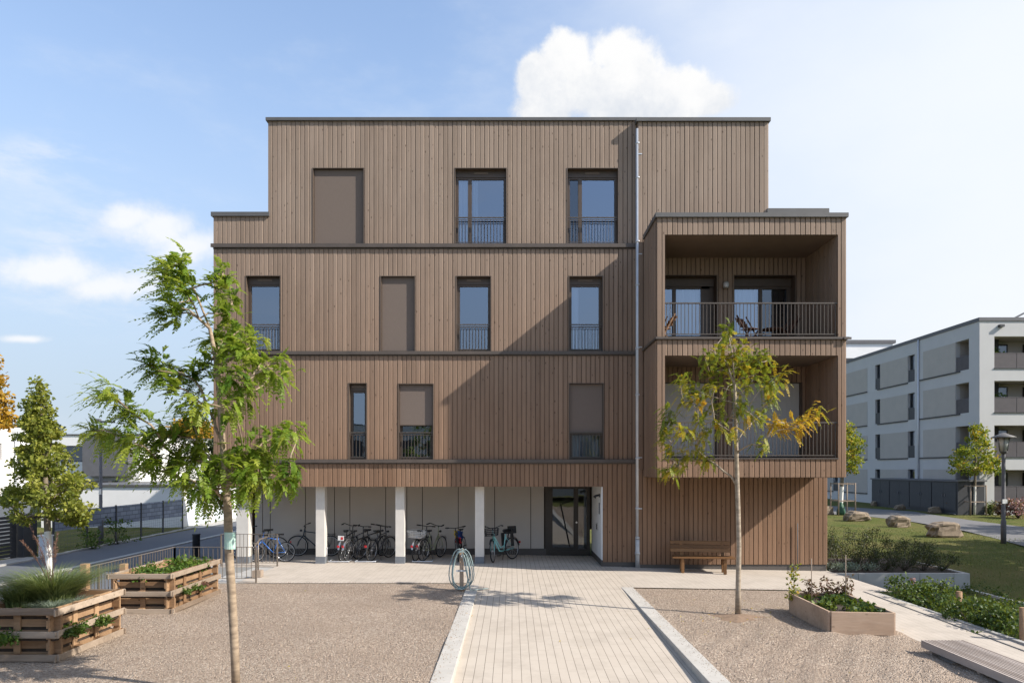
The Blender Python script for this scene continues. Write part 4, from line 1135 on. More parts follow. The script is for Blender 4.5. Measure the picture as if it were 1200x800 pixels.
LT = [(211,302),(200,312),(198,325),(212,322),(218,340),(207,360),(196,366),(222,352),(261,318),(254,330),(270,345),(265,368),(279,388),(262,398),(283,415),(333,434),(318,440),(306,425),(290,450),(268,440),(247,428),(228,445),(200,451),(171,419),(183,434),(196,430),(210,440),(243,478),(225,470),(283,468),(272,480),(130,464),(120,458),(148,476),(162,489),(108,505),(125,507),(142,512),(175,516),(158,520),(182,535),(165,548),(200,500),(212,512),(193,550),(216,559),(208,535),(238,570),(256,566),(279,550),(268,540),(283,528),(306,541),(333,562),(318,556),(346,505),(332,510),(316,515),(300,528),(288,568),(300,575),(262,580),(250,405),(272,405),(298,400),(232,520),(228,535),(252,545),(325,425),(340,550),(295,555),(186,510),(225,495),(240,580)]
lb = gp(277,812,-.04)
px_tree('young_tree', 'young tree with feathery bright green leaves blown to the left in the gravel', lb, [(275,760,0),(272,700,0),(268,640,0),(267,600,0),(265,570,.02),(261,520,.04),(258,470,.03),(253,420,.0),(246,385,.0),(232,350,0),(217,315,0)], LT, 'leaf_locust', 11, .052, .165, 25, (.23,8,.064,.016,.42), Vector((-.48,.05,-.08)), 'bark_pale', [.051,.047,.044,.042,.042,.040,.034,.027,.022,.017,.012,.007])
RT = [(853,385),(856,396),(849,400),(845,410),(862,415),(852,420),(878,418),(895,414),(888,424),(900,422),(892,432),(864,431),(848,425),(840,434),(832,440),(826,420,.4),(798,445,.4),(806,452,.55),(812,458),(831,450),(826,462),(838,455),(801,470,.65),(815,470),(826,480),(820,488),(848,489),(856,506,.6),(840,500),(779,480,.3),(785,494,.3),(777,500,.3),(796,506,.72),(807,508,.5),(818,492),(826,508),(779,514),(782,528,.6),(815,525),(823,539),(830,538),(785,552,.5),(776,550,.5),(794,548,.5),(800,535,.6),(873,456),(878,475),(884,489),(870,480),(893,486),(903,470),(898,452),(905,460),(908,495,.92),(919,497,.97),(914,503,.92),(932,502,.95),(938,498,.97),(950,490,.9),(961,481,.85),(917,437),(908,445),(900,450),(892,522,.5),(870,440),(858,450),(845,470),(872,405),(838,418),(868,425),(883,440)]
rb = gp(865,721,-.115)
px_tree('young_tree', 'slender young tree with yellowing leaves and one orange branch before the loggias', rb, [(865,690,0),(866,640,0),(865,600,0),(864,570,.0),(863,530,.0),(862,490,.02),(861,450,.0),(858,415,0),(853,388,0)], [c if len(c) == 3 else (c[0],c[1],None) for c in RT], 'leaf_mixed', 23, .046, .17, 22, (.19,8,.055,.0125,.38), Vector((-.04,.05,-.06)), 'bark_grey', [.060,.051,.046,.043,.038,.030,.022,.016,.011,.006], .42)
# tag tied round the left trunk
p = at(270,633,lb.y-.085); m = MB()
for i in range(8):
    a0, a1 = pi+.35*i*.9, pi+.35*(i+1)*.9
    m.face([(p.x+.085*cos(a0)-.02,p.y+.085+.085*sin(a0),p.z-.11),(p.x+.085*cos(a1)-.02,p.y+.085+.085*sin(a1),p.z-.11),(p.x+.085*cos(a1)-.02,p.y+.085+.085*sin(a1),p.z+.10),(p.x+.085*cos(a0)-.02,p.y+.085+.085*sin(a0),p.z+.10)], .5, True)
tag(m.build('tree_tag', M['tag_teal']), 'pale teal tag wrapped round the trunk of the left tree', 'tag')

def crown_tree(name, label, base, trunk_top, fill, n_tips, leaf, seed, r_base, lq, bark, per=60, rad=.28, group=None, cat='tree', first=2, ll=.075, lw=.026, rise=.35, t0=.5):
    "fill(u, rnd) gives a point of the crown"
    r = random.Random(seed); root = thing(name, label, cat, tuple(base), (0,0,0), group)
    b, t = Vector(base), Vector(trunk_top)
    trunk = [b.lerp(t, i/6)+Vector((r.gauss(0,.015),r.gauss(0,.015),0))*(0<i<6) for i in range(7)]
    T = [fill(r) for _ in range(n_tips)]
    sk = Skel(trunk, seed); sk.grow(T, first=first, rise=rise)
    m, rad_ = sk.mesh(r_base, .006, 2.2, [r_base*(1-.85*i/6) for i in range(7)])
    m.build('trunk', M[bark], root)
    lf = MB()
    for c in T:
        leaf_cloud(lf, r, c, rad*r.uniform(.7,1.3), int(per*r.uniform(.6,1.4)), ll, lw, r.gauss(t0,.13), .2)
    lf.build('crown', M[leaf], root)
    return root
def taper(prof, Y, dy):
    "crown profile from photo rows (y, x centre, half width); depth follows width"
    def f(r):
        i = r.choices(range(len(prof)-1), [abs(prof[k][0]-prof[k+1][0])*(prof[k][2]+prof[k+1][2]+3) for k in range(len(prof)-1)])[0]
        u = r.random(); y = prof[i][0]*(1-u)+prof[i+1][0]*u; xc = prof[i][1]*(1-u)+prof[i+1][1]*u; h = prof[i][2]*(1-u)+prof[i+1][2]*u
        a = r.uniform(0,2*pi); k = (r.random()**.45)
        return at(xc+h*k*cos(a), y, Y+h*k*sin(a)*Y/800*dy)
    return f
pr = [(446,45,2),(470,45,11),(500,43,22),(530,48,31),(555,55,41),(578,60,58),(602,61,58),(613,62,36)]
b0 = at(61,690,14.0); b0.z = -.40
crown_tree('street_tree', 'dense young broadleaf tree with white painted trunk by the road', b0, at(46,455,14.0), taper(pr,14,1), 165, 'leaf_lime', 31, .062, None, 'bark_white', 80, .155, 'young trees by the street', first=3, ll=.074, lw=.027)
# trees with stakes on the right lawn
def stakes(name, label, c, w, h, zb, group):
    r = thing(name, label, 'tree stakes', (c[0],c[1],zb), (0,0,0), group)
    a = [(c[0]+w*cos(t), c[1]+w*sin(t)) for t in (pi*1.25, pi*1.75, pi*.25, pi*.75)]
    for x, y in a:
        m = MB(); m.tube([(x,y,zb-.1),(x,y,zb+h)], .045, 8); m.build('post', M['grey_timber'], r)
    for zz in (h-.06, h*.45):
        for i in range(4):
            p, q = Vector((*a[i],zb+zz)), Vector((*a[(i+1)%4],zb+zz)); m = MB(); m.bar(p,q,.035,.07); m.build('cross_bar', M['grey_timber'], r)
    return r
t1 = gp(1142,603,-.24); Y1 = t1.y
crown_tree('staked_tree', 'young maple with yellowing crown held by three timber stakes beside the lamp', t1, at(1144,498,Y1), taper([(497,1144,3),(512,1146,10),(530,1142,24),(545,1142,34),(553,1140,30)],Y1,1), 70, 'leaf_mixed', 41, .075, None, 'bark_white', 46, .34, 'staked trees on the lawn', first=3, ll=.17, lw=.065, t0=.42)
stakes('tree_stakes', 'square frame of timber stakes round the tree near the lamp', (t1.x-.1,t1.y), .72, 2.0, -.26, 'tree stake frames')
t2 = gp(985,603,-.25); Y2 = t2.y
crown_tree('staked_tree', 'staked tree with white trunk half hidden behind the corner of the timber house', t2, at(990,505,Y2), taper([(497,992,6),(515,995,15),(535,994,20),(552,992,14)],Y2,1), 60, 'leaf_mixed', 43, .11, None, 'bark_white', 46, .36, 'staked trees on the lawn', first=3, ll=.16, lw=.06, t0=.42)
stakes('tree_stakes', 'timber stake frame with green watering bag beside the house corner', (t2.x+.15,t2.y), .78, 2.15, -.27, 'tree stake frames')
m = MB(); m.lathe((t2.x,t2.y-.06,-.28), [(.26,0),(.27,.25),(.20,.55),(.12,.80),(.05,.86)], 14); tag(m.build('watering_bag', M['bag_green']), 'green watering bag wrapped round the foot of the staked tree', 'watering bag')
# orange tree at the left border and trees behind the houses
b3 = Vector((-20.4,26.5,-.44))
crown_tree('street_tree', 'orange autumn tree cut by the left edge of the photo', b3, at(-22,440,26.5), taper([(415,-22,14),(450,-20,22),(480,-14,25),(497,-10,22)],26.5,1), 60, 'leaf_orange', 51, .13, None, 'bark_dark', 50, .38, 'young trees by the street', first=3, ll=.17, lw=.06)
for i, (x, yt, yb, hw, Y, lf, lab) in enumerate(((225,492,520,34,64,'leaf_orange','brown autumn tree behind the white house at the left'),(205,505,525,26,66,'leaf_dark','dark tree behind the white cube house with two windows'),(60,500,540,16,70,'leaf_dark','dark tree rising behind the left white houses'),(1012,560,582,24,72,'leaf_dark','dark tree behind the staked tree at the timber corner'))):
    bb = Vector(((x-600)*Y/800, Y, -.4))
    crown_tree('background_tree', lab, bb, at(x,yt+8,Y), taper([(yt,x,4),(yt+8,x,hw*.7),((yt+yb)/2,x,hw),(yb,x,hw*.8)],Y,1), 60, lf, 60+i, .2, None, 'bark_dark', 50, .8, 'background trees', first=3, ll=.30, lw=.12)
b5 = Vector((-16.1,34.0,-.45))
crown_tree('climbing_shrub', 'dark climbing shrub between the white house and the timber corner', at(250,610,46), at(248,525,46), taper([(512,248,5),(540,247,7),(570,247,8),(600,247,7)],46,1), 40, 'leaf_dark', 66, .06, None, 'bark_dark', 40, .4, None, 'shrub', first=2, ll=.2, lw=.08)
# trees outside the frame on the right: they throw the shade on the lawn
for i, (x, y, h, cr, lab) in enumerate(((19.9,17.2,8.0,2.5,'rounded tree outside the frame shading the shrub bed'),(24.0,19.8,9.0,2.7,'broad tree outside the frame shading the near lawn'),(28.2,23.4,9.5,2.9,'tall tree outside the frame shading the lawn'),(35.5,30.0,9.5,3.2,'tall tree outside the frame shading the footpath'))):
    def fl(r, x=x, y=y, h=h, cr=cr):
        v = rvec(r)*cr*(r.random()**.4); return Vector((x,y,h*.66))+Vector((v.x,v.y,v.z*1.25))
    crown_tree('broad_tree', lab, (x,y,-.4), (x,y,h*.9), fl, 70, 'leaf_lime', 80+i, .18, None, 'bark_dark', 70, .7, 'trees beside the lawn', first=3, ll=.30, lw=.12)

# ---------------------------------------------------------------- plants
def blades(m, r, c, n, L, spread, lean=.5, w=.006, t0=.5, wind=Vector((0,0,0))):
    for _ in range(n):
        a = r.uniform(0,2*pi); rr = spread*sqrt(r.random()); p = Vector(c)+Vector((rr*cos(a),rr*sin(a),0))
        l = L*r.uniform(.55,1.1); o = Vector((cos(a),sin(a),0))*lean*r.uniform(.3,1.2)+rvec(r)*.18+wind; o.z = 0
        s = Vector((-sin(a),cos(a),0)); s = (s+rvec(r)*.5).normalized()*w; t = min(1,max(0,r.gauss(t0,.22))); prev = None
        for k in range(5):
            u = k/4; q = p+Vector((0,0,l*u*(1-.38*u*lean)))+o*l*u*u
            if k: m.face([prev-s*(1-(k-1)/4.2), prev+s*(1-(k-1)/4.2), q+s*(1-k/4.2), q-s*(1-k/4.2)], t, True)
            prev = q
def plant(name, label, cat, c, parts, group=None):
    r = thing(name, label, cat, tuple(c), (0,0,0), group)
    for nm, m, mat in parts: m.build(nm, M[mat], r)
    return r
r = random.Random(77)
def tuft(c, n, L, sp, lean, w, t0=.5):
    m = MB(); blades(m, r, c, n, L, sp, lean, w, t0); return m
def feather(c, n, L, lean):
    m = MB()
    for _ in range(n):
        a = r.uniform(0,2*pi); o = Vector((cos(a)*.35-.25,sin(a)*.35,0))*lean; l = L*r.uniform(.75,1.1); pts = [Vector(c)+Vector((0,0,l*u))+o*l*u*u for u in (0,.25,.5,.75,1)]
        m.tube(pts, [.003,.0028,.0025,.002,.0015], 4, .3)
        for k in range(26):
            u = .72+.28*k/26; q = Vector(c)+Vector((0,0,l*u))+o*l*u*u; leafquad(m, q, (rvec(r)*.5+Vector((0,0,.6))+o).normalized()*.05, .004, rvec(r), .35+.2*r.random())
    return m
def herb(c, n, rad, ll, lw, t0=.5, flat=.7):
    m = MB()
    for k in range(max(1,n//40)):
        q = Vector(c)+Vector((r.gauss(0,rad*.5),r.gauss(0,rad*.5),abs(r.gauss(0,rad*.35*flat))))
        leaf_cloud(m, r, q, rad*.55, 40, ll, lw, r.gauss(t0,.12), .2, flat)
        m.tube([Vector(c)+Vector((0,0,-.06)), q], .004, 4, .2)
    return m
zt = .60
plant('ornamental_grass', 'tall arching ornamental grass filling the nearest pallet planter', 'grass clump', (-7.25,10.85,zt), [('blades', tuft((-7.30,10.85,zt),2600,.86,.28,.95,.0075,.55), 'blade_green'), ('seed_heads', feather((-7.35,10.9,zt),18,1.15,.7), 'leaf_dry')])
plant('ornamental_grass', 'second arching grass clump at the left side of the nearest planter', 'grass clump', (-7.62,10.7,zt), [('blades', tuft((-7.62,10.6,zt),900,.66,.2,.95,.006,.45), 'blade_green')])
plant('fescue', 'blue grey low grass at the front corner of the nearest planter', 'grass clump', (-7.0,10.35,zt), [('blades', tuft((-7.02,10.42,zt),900,.22,.22,.9,.004,.5), 'blade_blue')], 'blue grey fescue clumps')
plant('fescue', 'blue grey low grass further back along the planter side', 'grass clump', (-6.95,10.9,zt), [('blades', tuft((-6.93,10.85,zt),700,.20,.20,.9,.004,.5), 'blade_blue')], 'blue grey fescue clumps')
zp_ = .30
for lab, c, n, rad, mt in (('bushy green herb in the front pocket of the nearest planter', (-7.25,9.93,zp_), 420, .18, 'leaf_herb'),('small dark herb in the front pocket near the left border', (-7.72,9.93,zp_), 200, .12, 'leaf_bed'),('cushion of green leaves in the side pocket of the nearest planter', (-6.63,10.42,zp_), 560, .19, 'leaf_herb'),('grey green cushion in the far side pocket of the nearest planter', (-6.63,10.98,zp_), 480, .18, 'leaf_bed'),('flat herb hanging from the side pocket at the near corner', (-6.62,10.12,zp_), 160, .10, 'leaf_bed'),
    ('small herb in the side pocket of the farther planter', (-6.61,13.7,zp_), 200, .13, 'leaf_bed'),('low herb in the middle side pocket of the farther planter', (-6.61,14.15,zp_), 200, .12, 'leaf_herb'),('reddish trailing herb in the side pocket of the farther planter', (-6.61,14.6,zp_), 220, .13, 'leaf_dry')):
    plant('herb', lab, 'herb', c, [('leaves', herb(c,n,rad,.055,.016), mt)], 'herbs in pallet pockets')
plant('herb', 'yellow green bushy herb at the left of the farther planter', 'herb', (-7.25,13.8,zt), [('leaves', herb((-7.25,13.75,zt+.04),900,.30,.06,.017,.55), 'leaf_herb')], 'herbs topping the farther planter')
plant('herb', 'bright green herb at the right end of the farther planter', 'herb', (-7.0,14.75,zt), [('leaves', herb((-7.0,14.75,zt+.04),900,.30,.07,.022,.75), 'leaf_herb')], 'herbs topping the farther planter')
plant('herb', 'low green herb between the two bushier ones of the farther planter', 'herb', (-7.0,14.2,zt), [('leaves', herb((-6.98,14.2,zt),500,.24,.06,.02,.5), 'leaf_herb')], 'herbs topping the farther planter')

# timber raised bed on the right
q0, q1, q2 = gp(925,715,-.13), gp(972.5,740.6,-.13), gp(1049,743.6,-.15)
q3 = q0+(q2-q1)
bed = thing('raised_bed', 'pale plank raised bed with wilted plants on the right gravel', 'raised bed', tuple(q1))
def plank(a, b, h, th=.04):
    out = []
    for k in range(1):
        m = MB(); a_, b_ = a.copy(), b.copy(); a_.z = b_.z = -.16+h/2; m.bar(a_, b_, th, h, r.random()); out.append(m)
    return out
h = .40
for a, b, n in ((q0,q1,'side_plank'),(q1,q2,'front_plank'),(q2,q3,'side_plank'),(q3,q0,'back_plank')):
    d = (b-a).normalized()*.021
    for m in plank(a+d, b-d, h): m.build(n, M['plank_wood'], bed, bevel=.004)
m = MB(); ins = [q.lerp((q0+q2)/2,.04) for q in (q0,q1,q2,q3)]; m.face([(q.x,q.y,.15) for q in ins]); m.build('soil', M['soil'], bed)
m = MB()
for _ in range(26):
    u, v = r.random(), r.random(); q = q1+(q2-q1)*(.08+.84*u)+(q0-q1)*(.05+.9*v); leaf_cloud(m, r, Vector((q.x,q.y,.20)), .13, 34, .085, .034, r.gauss(.45,.15), .2, .5)
plant('strawberry_plants', 'low green leafy plants covering the timber raised bed', 'plants', ((q0+q2)/2), [('leaves', m, 'leaf_bed')])
for i, (x, yt, yb, lab) in enumerate(((930,655,708,'tall wilted plant at the left end of the raised bed'),(951,678,705,'brown wilted plant second from the left in the raised bed'),(970,676,705,'brown wilted plant in the middle of the raised bed'),(983,682,705,'small wilted plant right of the middle of the raised bed'),(992,674,704,'brown wilted plant at the right end of the raised bed'))):
    Yp_ = (q0.y+q3.y)/2-.10-.1*(i==0); b = at(x,yb,Yp_); b.z = .14; tp = at(x,yt,Yp_); m = MB()
    m.tube([b, b.lerp(tp,.5)+Vector((.01,0,0)), tp], .006, 5, .2)
    lf = MB()
    for k in range(9):
        leaf_cloud(lf, r, b.lerp(tp,.05+.75*k/8)+rvec(r)*.07, .10, 20, .075, .018, .45, .3, 1)
    plant('wilted_plant', lab, 'plant', b, [('stem', m, 'leaf_dry'), ('leaves', lf, 'leaf_mixed' if i == 0 else 'leaf_dry')], 'wilted plants in the raised bed')
for i, (x, yt) in enumerate(((951,654),(991,650))):
    b = at(x,705,q0.y-.5); b.z = .1; m = MB(); tp = at(x,yt,q0.y-.5); m.tube([b,tp],.009,6); tag(m.build('plant_stake', M['grey_timber']), ['thin pale stake at the left wilted plants','thin pale stake at the right end of the bed'][i], 'stake', 'stakes in the raised bed')

# retaining wall of concrete elements with shrubs above
YW = 19.6; sw = 800/YW
ztw, zbw = EYE-121.5/sw, EYE-141/sw
w = thing('retaining_wall', 'low pale concrete retaining wall of cast elements below the shrubs', 'wall', (11,YW,zbw))
xs = [9.2]+[(x-600)/sw for x in (1006,1048,1078,1118)]+[(1137-600)/sw]
for a, b in zip(xs[:-1], xs[1:]):
    m = MB(); m.box(a+.005, b-.005, YW, YW+.14, zbw-.3, ztw); m.build('wall_element', M['concrete'], w, bevel=.006)
m = MB(); m.box(xs[-1]-.14, xs[-1], YW+.145, YW+2.6, zbw-.3, ztw); m.build('return_wall', M['concrete'], w, bevel=.006)
m = MB(); m.face([(9.17,YW+.14,ztw-.04),(xs[-1]-.14,YW+.14,ztw-.04),(xs[-1]-.14,YW+3.2,ztw+.02),(9.17,YW+3.2,ztw+.02)]); m.build('soil', M['soil'], w)
labs = ['feathery dark shrub touching the timber house corner','feathery dark shrub second from the house','round dark shrub behind the first joint of the retaining wall','fine leaved dark shrub in the middle of the wall bed','loose dark shrub behind the retaining wall right of its middle','low dark shrub near the right end of the retaining wall','last dark shrub at the right end of the wall bed']
for i in range(14):
    row = i//7; k = i % 7
    x = 9.45+k*.56+.2*row; y = YW+.75+.95*row; hh = (.74 if row == 0 else 1.12)*(1-.45*(k/6)**2)+.12
    m = MB(); s = MB()
    for _ in range(16):
        v = rvec(r); c = Vector((x+v.x*.36, y+v.y*.36, ztw+hh*.55+v.z*hh*.42)); leaf_cloud(m, r, c, .17, 42, .075, .010, r.gauss(.42,.15), .22, .9); s.tube([(x,y,ztw-.05), c], .006, 4)
    lab = labs[k] if row == 0 else labs[k].replace('shrub', 'shrub in the back row')
    plant('shrub', lab, 'shrub', (x,y,ztw), [('foliage', m, 'leaf_dark'), ('stems', s, 'bark_dark')], 'shrubs above the retaining wall')
m = MB()
for _ in range(60):
    x, y = r.uniform(9.2,10.6), YW+r.uniform(.16,.5); leaf_cloud(m, r, Vector((x,y,ztw+.16)), .14, 26, .05, .012, .5, .2, .9)
plant('lavender', 'low silvery grey plants along the wall top beside the house', 'plants', (9.9,YW+.3,ztw), [('foliage', m, 'blade_blue')])
m = MB()
for i in range(5):
    x0 = 9.2+.30*i; m.obox((x0+.15,YW+.95-.11*i+.35,ztw+.42-.035*i),(.16,-.05,-.02),(.03,.08,0),(0,0,.05))
# ground cover in the sunken garden bed
m = MB(); rr = random.Random(9)
for _ in range(1500):
    x, y = rr.uniform(8.88,13.4), rr.uniform(8.0,19.3)
    if 600+800*x/y < 1058+12*sin(y*3): continue
    if x > 11.9-.05*(y-10) and rr.random() < .6: continue
    hgt = .10+.16*(.5+.5*sin(x*2.3+y*1.1))*(.5+.5*sin(y*2.7-x)); leaf_cloud(m, rr, Vector((x,y,-.78+hgt)), .22, 30, .060, .022, rr.gauss(.42,.18), .22, .7)
o = m.build('ground_cover', M['leaf_bed']); tag(o, 'dense green ground cover in the sunken bed beside the path', 'ground cover', kind='stuff')
# berry bushes and posts in the bed
for i, (x, yt, yb, Yq, lab) in enumerate(((1069,680,720,16.0,'berry bush with a pale flower before the retaining wall'),(1092,688,730,15.4,'leafy berry bush between the pink flower and the first post'),(1120,700,740,14.2,'leafy berry bush right behind the first post'),(1150,705,748,13.4,'sunlit berry bush between the two posts'),(1182,712,760,12.6,'sunlit berry bush left of the post at the border'))):
    c = at(x,yb,Yq); tp = at(x,yt,Yq); f = MB(); s = MB(); hh = tp.z+.75
    for _ in range(26):
        q = Vector((c.x+r.gauss(0,.30), Yq+r.gauss(0,.28), -.75+hh*(.15+.85*r.random()**.7))); leaf_cloud(f, r, q, .19, 52, .070, .027, r.gauss(.5,.16), .22, .8); s.tube([(c.x,Yq,-.82), Vector((c.x,Yq,-.82)).lerp(q,.5)+Vector((0,0,.1)), q], .006, 4)
    parts = [('leaves', f, 'leaf_bed'), ('canes', s, 'bark_dark')]
    if i == 0:
        fl = MB()
        for _ in range(14): leafquad(fl, tp+rvec(r)*.05+Vector((0,0,.02)), rvec(r)*.08, .03, rvec(r), .8)
        parts.append(('flower', fl, 'flower_pink'))
    plant('berry_bush', lab, 'bush', (c.x,Yq,-.80), parts, 'berry bushes in the sunken bed')
for i, (x, yt, Yq) in enumerate(((1124,693,14.3),(1199,712,11.9))):
    p = at(x,yt,Yq); m = MB(); m.tube([(p.x,Yq,-.9),(p.x,Yq,p.z)], .06, 10); m.tube([(p.x,Yq,p.z),(p.x,Yq,p.z+.01)], [.06,.05], 10)
    tag(m.build('bed_post', M['pallet_wood']), ['round wooden post among the leaves of the sunken bed','round wooden post at the right border of the photo'][i], 'post', 'posts of the sunken bed')
# grass blades on the near lawn parts, and weeds at the edges
m = MB(); rr = random.Random(12)
for _ in range(9000):
    x, y = rr.uniform(9.3,22), rr.uniform(17.3,34); z = zl(x,y)
    if y < YW+3.4 and x < 13.2: continue
    a = rr.uniform(0,6.28); hgt = rr.uniform(.03,.085); s = Vector((cos(a),sin(a),0))*.012; p = Vector((x,y,z-.005)); o = rvec(rr)*.03
    m.face([p-s,p+s,p+Vector((0,0,hgt))+o], rr.random()*.8, True)
tag(m.build('lawn_grass', M['blade_green']), 'short green and dry grass of the lawn', 'grass', kind='stuff')

# slatted sitting deck on a concrete base
dk = thing('slatted_deck', 'long low slatted wooden sitting deck on a concrete base', 'deck bench', (6.88,9.0,-.2))
m = MB(); m.box(6.60,7.20,-2,10.86,-.5,-.16); m.build('concrete_base', M['concrete'], dk, bevel=.01)
for i in range(13):
    x = 6.545+.0535*i; m = MB(); m.box(x, x+.033, -2, 10.92, -.045 if i else -.085, .028, r.random()); m.build('slat', M['deck_wood'], dk)
m = MB()
for k in range(12): m.box(6.58,7.22,10.7-k*1.1,10.76-k*1.1,-.158,-.046)
m.build('bearer', M['deck_wood'], dk)
# ---------------------------------------------------------------- boulders
def boulder(label, x0, x1, yt, yb, seed, z=-.25, depth=.8):
    a, b = gp(x0,yb,z), gp(x1,yb,z); Y = a.y+.3; s = 800/Y; w = (x1-x0)/s*.86; hgt = (yb-yt)/s*.92
    rr = random.Random(seed); m = MB(); n, k = 22, 10; base = []
    cx = (a.x+b.x)/2; jit = {}
    for j in range(k+1):
        ph = -.5*pi+pi*j/k
        for i in range(n):
            th = 2*pi*i/n; e = .42
            sg = lambda v, p: math.copysign(abs(v)**p, v)
            x = sg(cos(th),e)*sg(cos(ph),e); y = sg(sin(th),e)*sg(cos(ph),e); zz = sg(sin(ph),.55)
            nz = 1+.10*sin(3*x+seed)+.08*sin(5*y+2*seed+3*zz)+.06*sin(9*x+4*zz+seed)+rr.uniform(-.05,.05)
            m.v.append((cx+x*w/2*nz*(1-.12*zz), Y+y*w*.38*depth*nz, z+hgt*.42+zz*hgt*.56*(1+.12*sin(2.2*x+seed))+rr.uniform(-.02,.02)*hgt))
    for j in range(k):
        for i in range(n):
            m.f.append((j*n+i, j*n+(i+1)%n, (j+1)*n+(i+1)%n, (j+1)*n+i)); m.t.append(.5); m.sm.append(False)
    return tag(m.build('boulder', M['rock']), label, 'boulder', 'sandstone boulders along the footpath')
boulder('large flat sandstone boulder nearest the street lamp', 1089,1132,611,629,1)
boulder('sandstone boulder in the middle of the three beside the footpath', 1042,1072,603.5,617,2)
boulder('sandstone boulder behind the right stake of the staked tree', 992,1023,598,609.5,3)
boulder('boulder half hidden by the timber house corner', 962,979,591,603,4)
boulder('small boulder across the footpath at the bin shed', 1023.5,1036.5,586,592.8,5,-.2)
boulder('smallest pale block across the footpath before the bin shed', 1051,1063,590.5,597,6,-.2)
boulder('low boulder across the footpath near the timber stakes', 1090,1106,593,601,7,-.22)

# ---------------------------------------------------------------- lamps and bollard
lp = gp(1176,636,-.26)
L = thing('street_lamp', 'dark post lamp with glass lantern and flat hood beside the footpath', 'street lamp', tuple(lp))
ht = (636-507)/(800/lp.y)
m = MB(); m.lathe((lp.x,lp.y,lp.z-.05), [(.10,0),(.10,.95),(.075,1.0),(.07,ht-.85),(.055,ht-.80)], 14); m.build('pole', M['slate_grey'], L, bevel=0)
m = MB(); m.lathe((lp.x,lp.y,lp.z), [(.08,ht-.86),(.12,ht-.80),(.16,ht-.76),(.0,ht-.75)], 16)
for k in range(6):
    a = 2*pi*k/6; m.tube([(lp.x+.14*cos(a),lp.y+.14*sin(a),lp.z+ht-.77),(lp.x+.24*cos(a),lp.y+.24*sin(a),lp.z+ht-.17)], .012, 5)
m.build('lantern_frame', M['slate_grey'], L)
m = MB(); m.lathe((lp.x,lp.y,lp.z), [(.13,ht-.75),(.22,ht-.19)], 18); m.build('lantern_glass', M['lamp_glass'], L)
m = MB(); m.lathe((lp.x,lp.y,lp.z), [(.44,ht-.20),(.43,ht-.17),(.20,ht-.07),(.06,ht-.0),(.0,ht+.02)], 20); m.build('hood', M['roof_metal'], L)
m = MB(); m.box(lp.x-.10,lp.x+.10,lp.y-.085,lp.y-.075,lp.z+1.62,lp.z+1.80); m.build('sign_plate', M['white_plastic'], L)
l2 = gp(118,638.6,-.45); ht = 144/(800/l2.y)
L = thing('street_lamp', 'tall thin dark street lamp with flat arm head by the left road', 'street lamp', tuple(l2))
m = MB(); m.lathe((l2.x,l2.y,l2.z-.05), [(.11,0),(.105,1.1),(.07,1.15),(.055,ht)], 12); m.build('pole', M['slate_grey'], L)
m = MB(); m.obox((l2.x+.18,l2.y,l2.z+ht+.02),(.38,0,-.01),(0,.10,0),(0,0,.035)); m.box(l2.x-.13,l2.x-.02,l2.y-.09,l2.y+.09,l2.z+ht-.02,l2.z+ht+.14); m.build('lamp_head', M['slate_grey'], L)
m = MB(); m.box(l2.x-.02,l2.x+.09,l2.y-.11,l2.y-.10,l2.z+2.15,l2.z+2.38); m.build('sign_plate', M['white_plastic'], L)
p = at(230,625,25); m = MB(); m.lathe((p.x,p.y,-.5), [(.13,0),(.13,p.z+.5-.05),(.15,p.z+.5-.04),(.15,p.z+.5),(0,p.z+.5)], 14); tag(m.build('bollard', M['anthracite']), 'dark round bollard with flat cap standing on the road edge', 'bollard')
# ---------------------------------------------------------------- folding chairs on the upper loggia
def chair(label, x, y, rot, mat='chair_wood'):
    r_ = thing('folding_chair', label, 'chair', (x,y,zMt-.02), (0,0,radians(rot)), 'folding chairs on the upper loggia'); r_.scale = (.88,)*3
    def bl(m, n): return m.build(n, M[mat], r_, world=False)
    m = MB()
    for i in range(6): m.box(-.20+.07*i,-.145+.07*i,-.2,.2,.42,.44)
    bl(m, 'seat')
    m = MB()
    for i in range(4): z = .55+.085*i; k = -.235-.055*i; m.obox((k,0,z),(.010,0,.002),(0,.2,0),(-.004,0,.034))
    bl(m, 'backrest')
    for e in (-1,1):
        m = MB(); m.bar((.20,.215*e,0),(-.33,.215*e,.90),.022,.04); bl(m, 'leg')
        m = MB(); m.bar((-.20,.19*e,0),(.20,.19*e,.43),.022,.04); bl(m, 'leg')
    return r_
Y_ = 18.75
chair('dark slatted folding chair before the bright glass door of the upper loggia', (879-600)*Y_/800, Y_, -58)
chair('dark folding chair before the dark door pane of the upper loggia', (925-600)*Y_/800, Y_+.3, 195)
chair('reddish folding chair at the left end of the upper loggia', (776-600)*Y_/800, Y_, 200, 'bench_wood')
m = MB(); x = (905-600)*18.9/800; m.lathe((x,18.9,zMt-.02), [(.02,0),(.02,.38),(.28,.39),(.28,.415),(0,.415)], 16)
for k in range(3): m.bar((x,18.9,.05+zMt),(x+.22*cos(2.1*k),18.9+.22*sin(2.1*k),zMt-.02),.02,.02)
tag(m.build('side_table', M['chair_wood']), 'low round dark table between the two dark folding chairs', 'table')

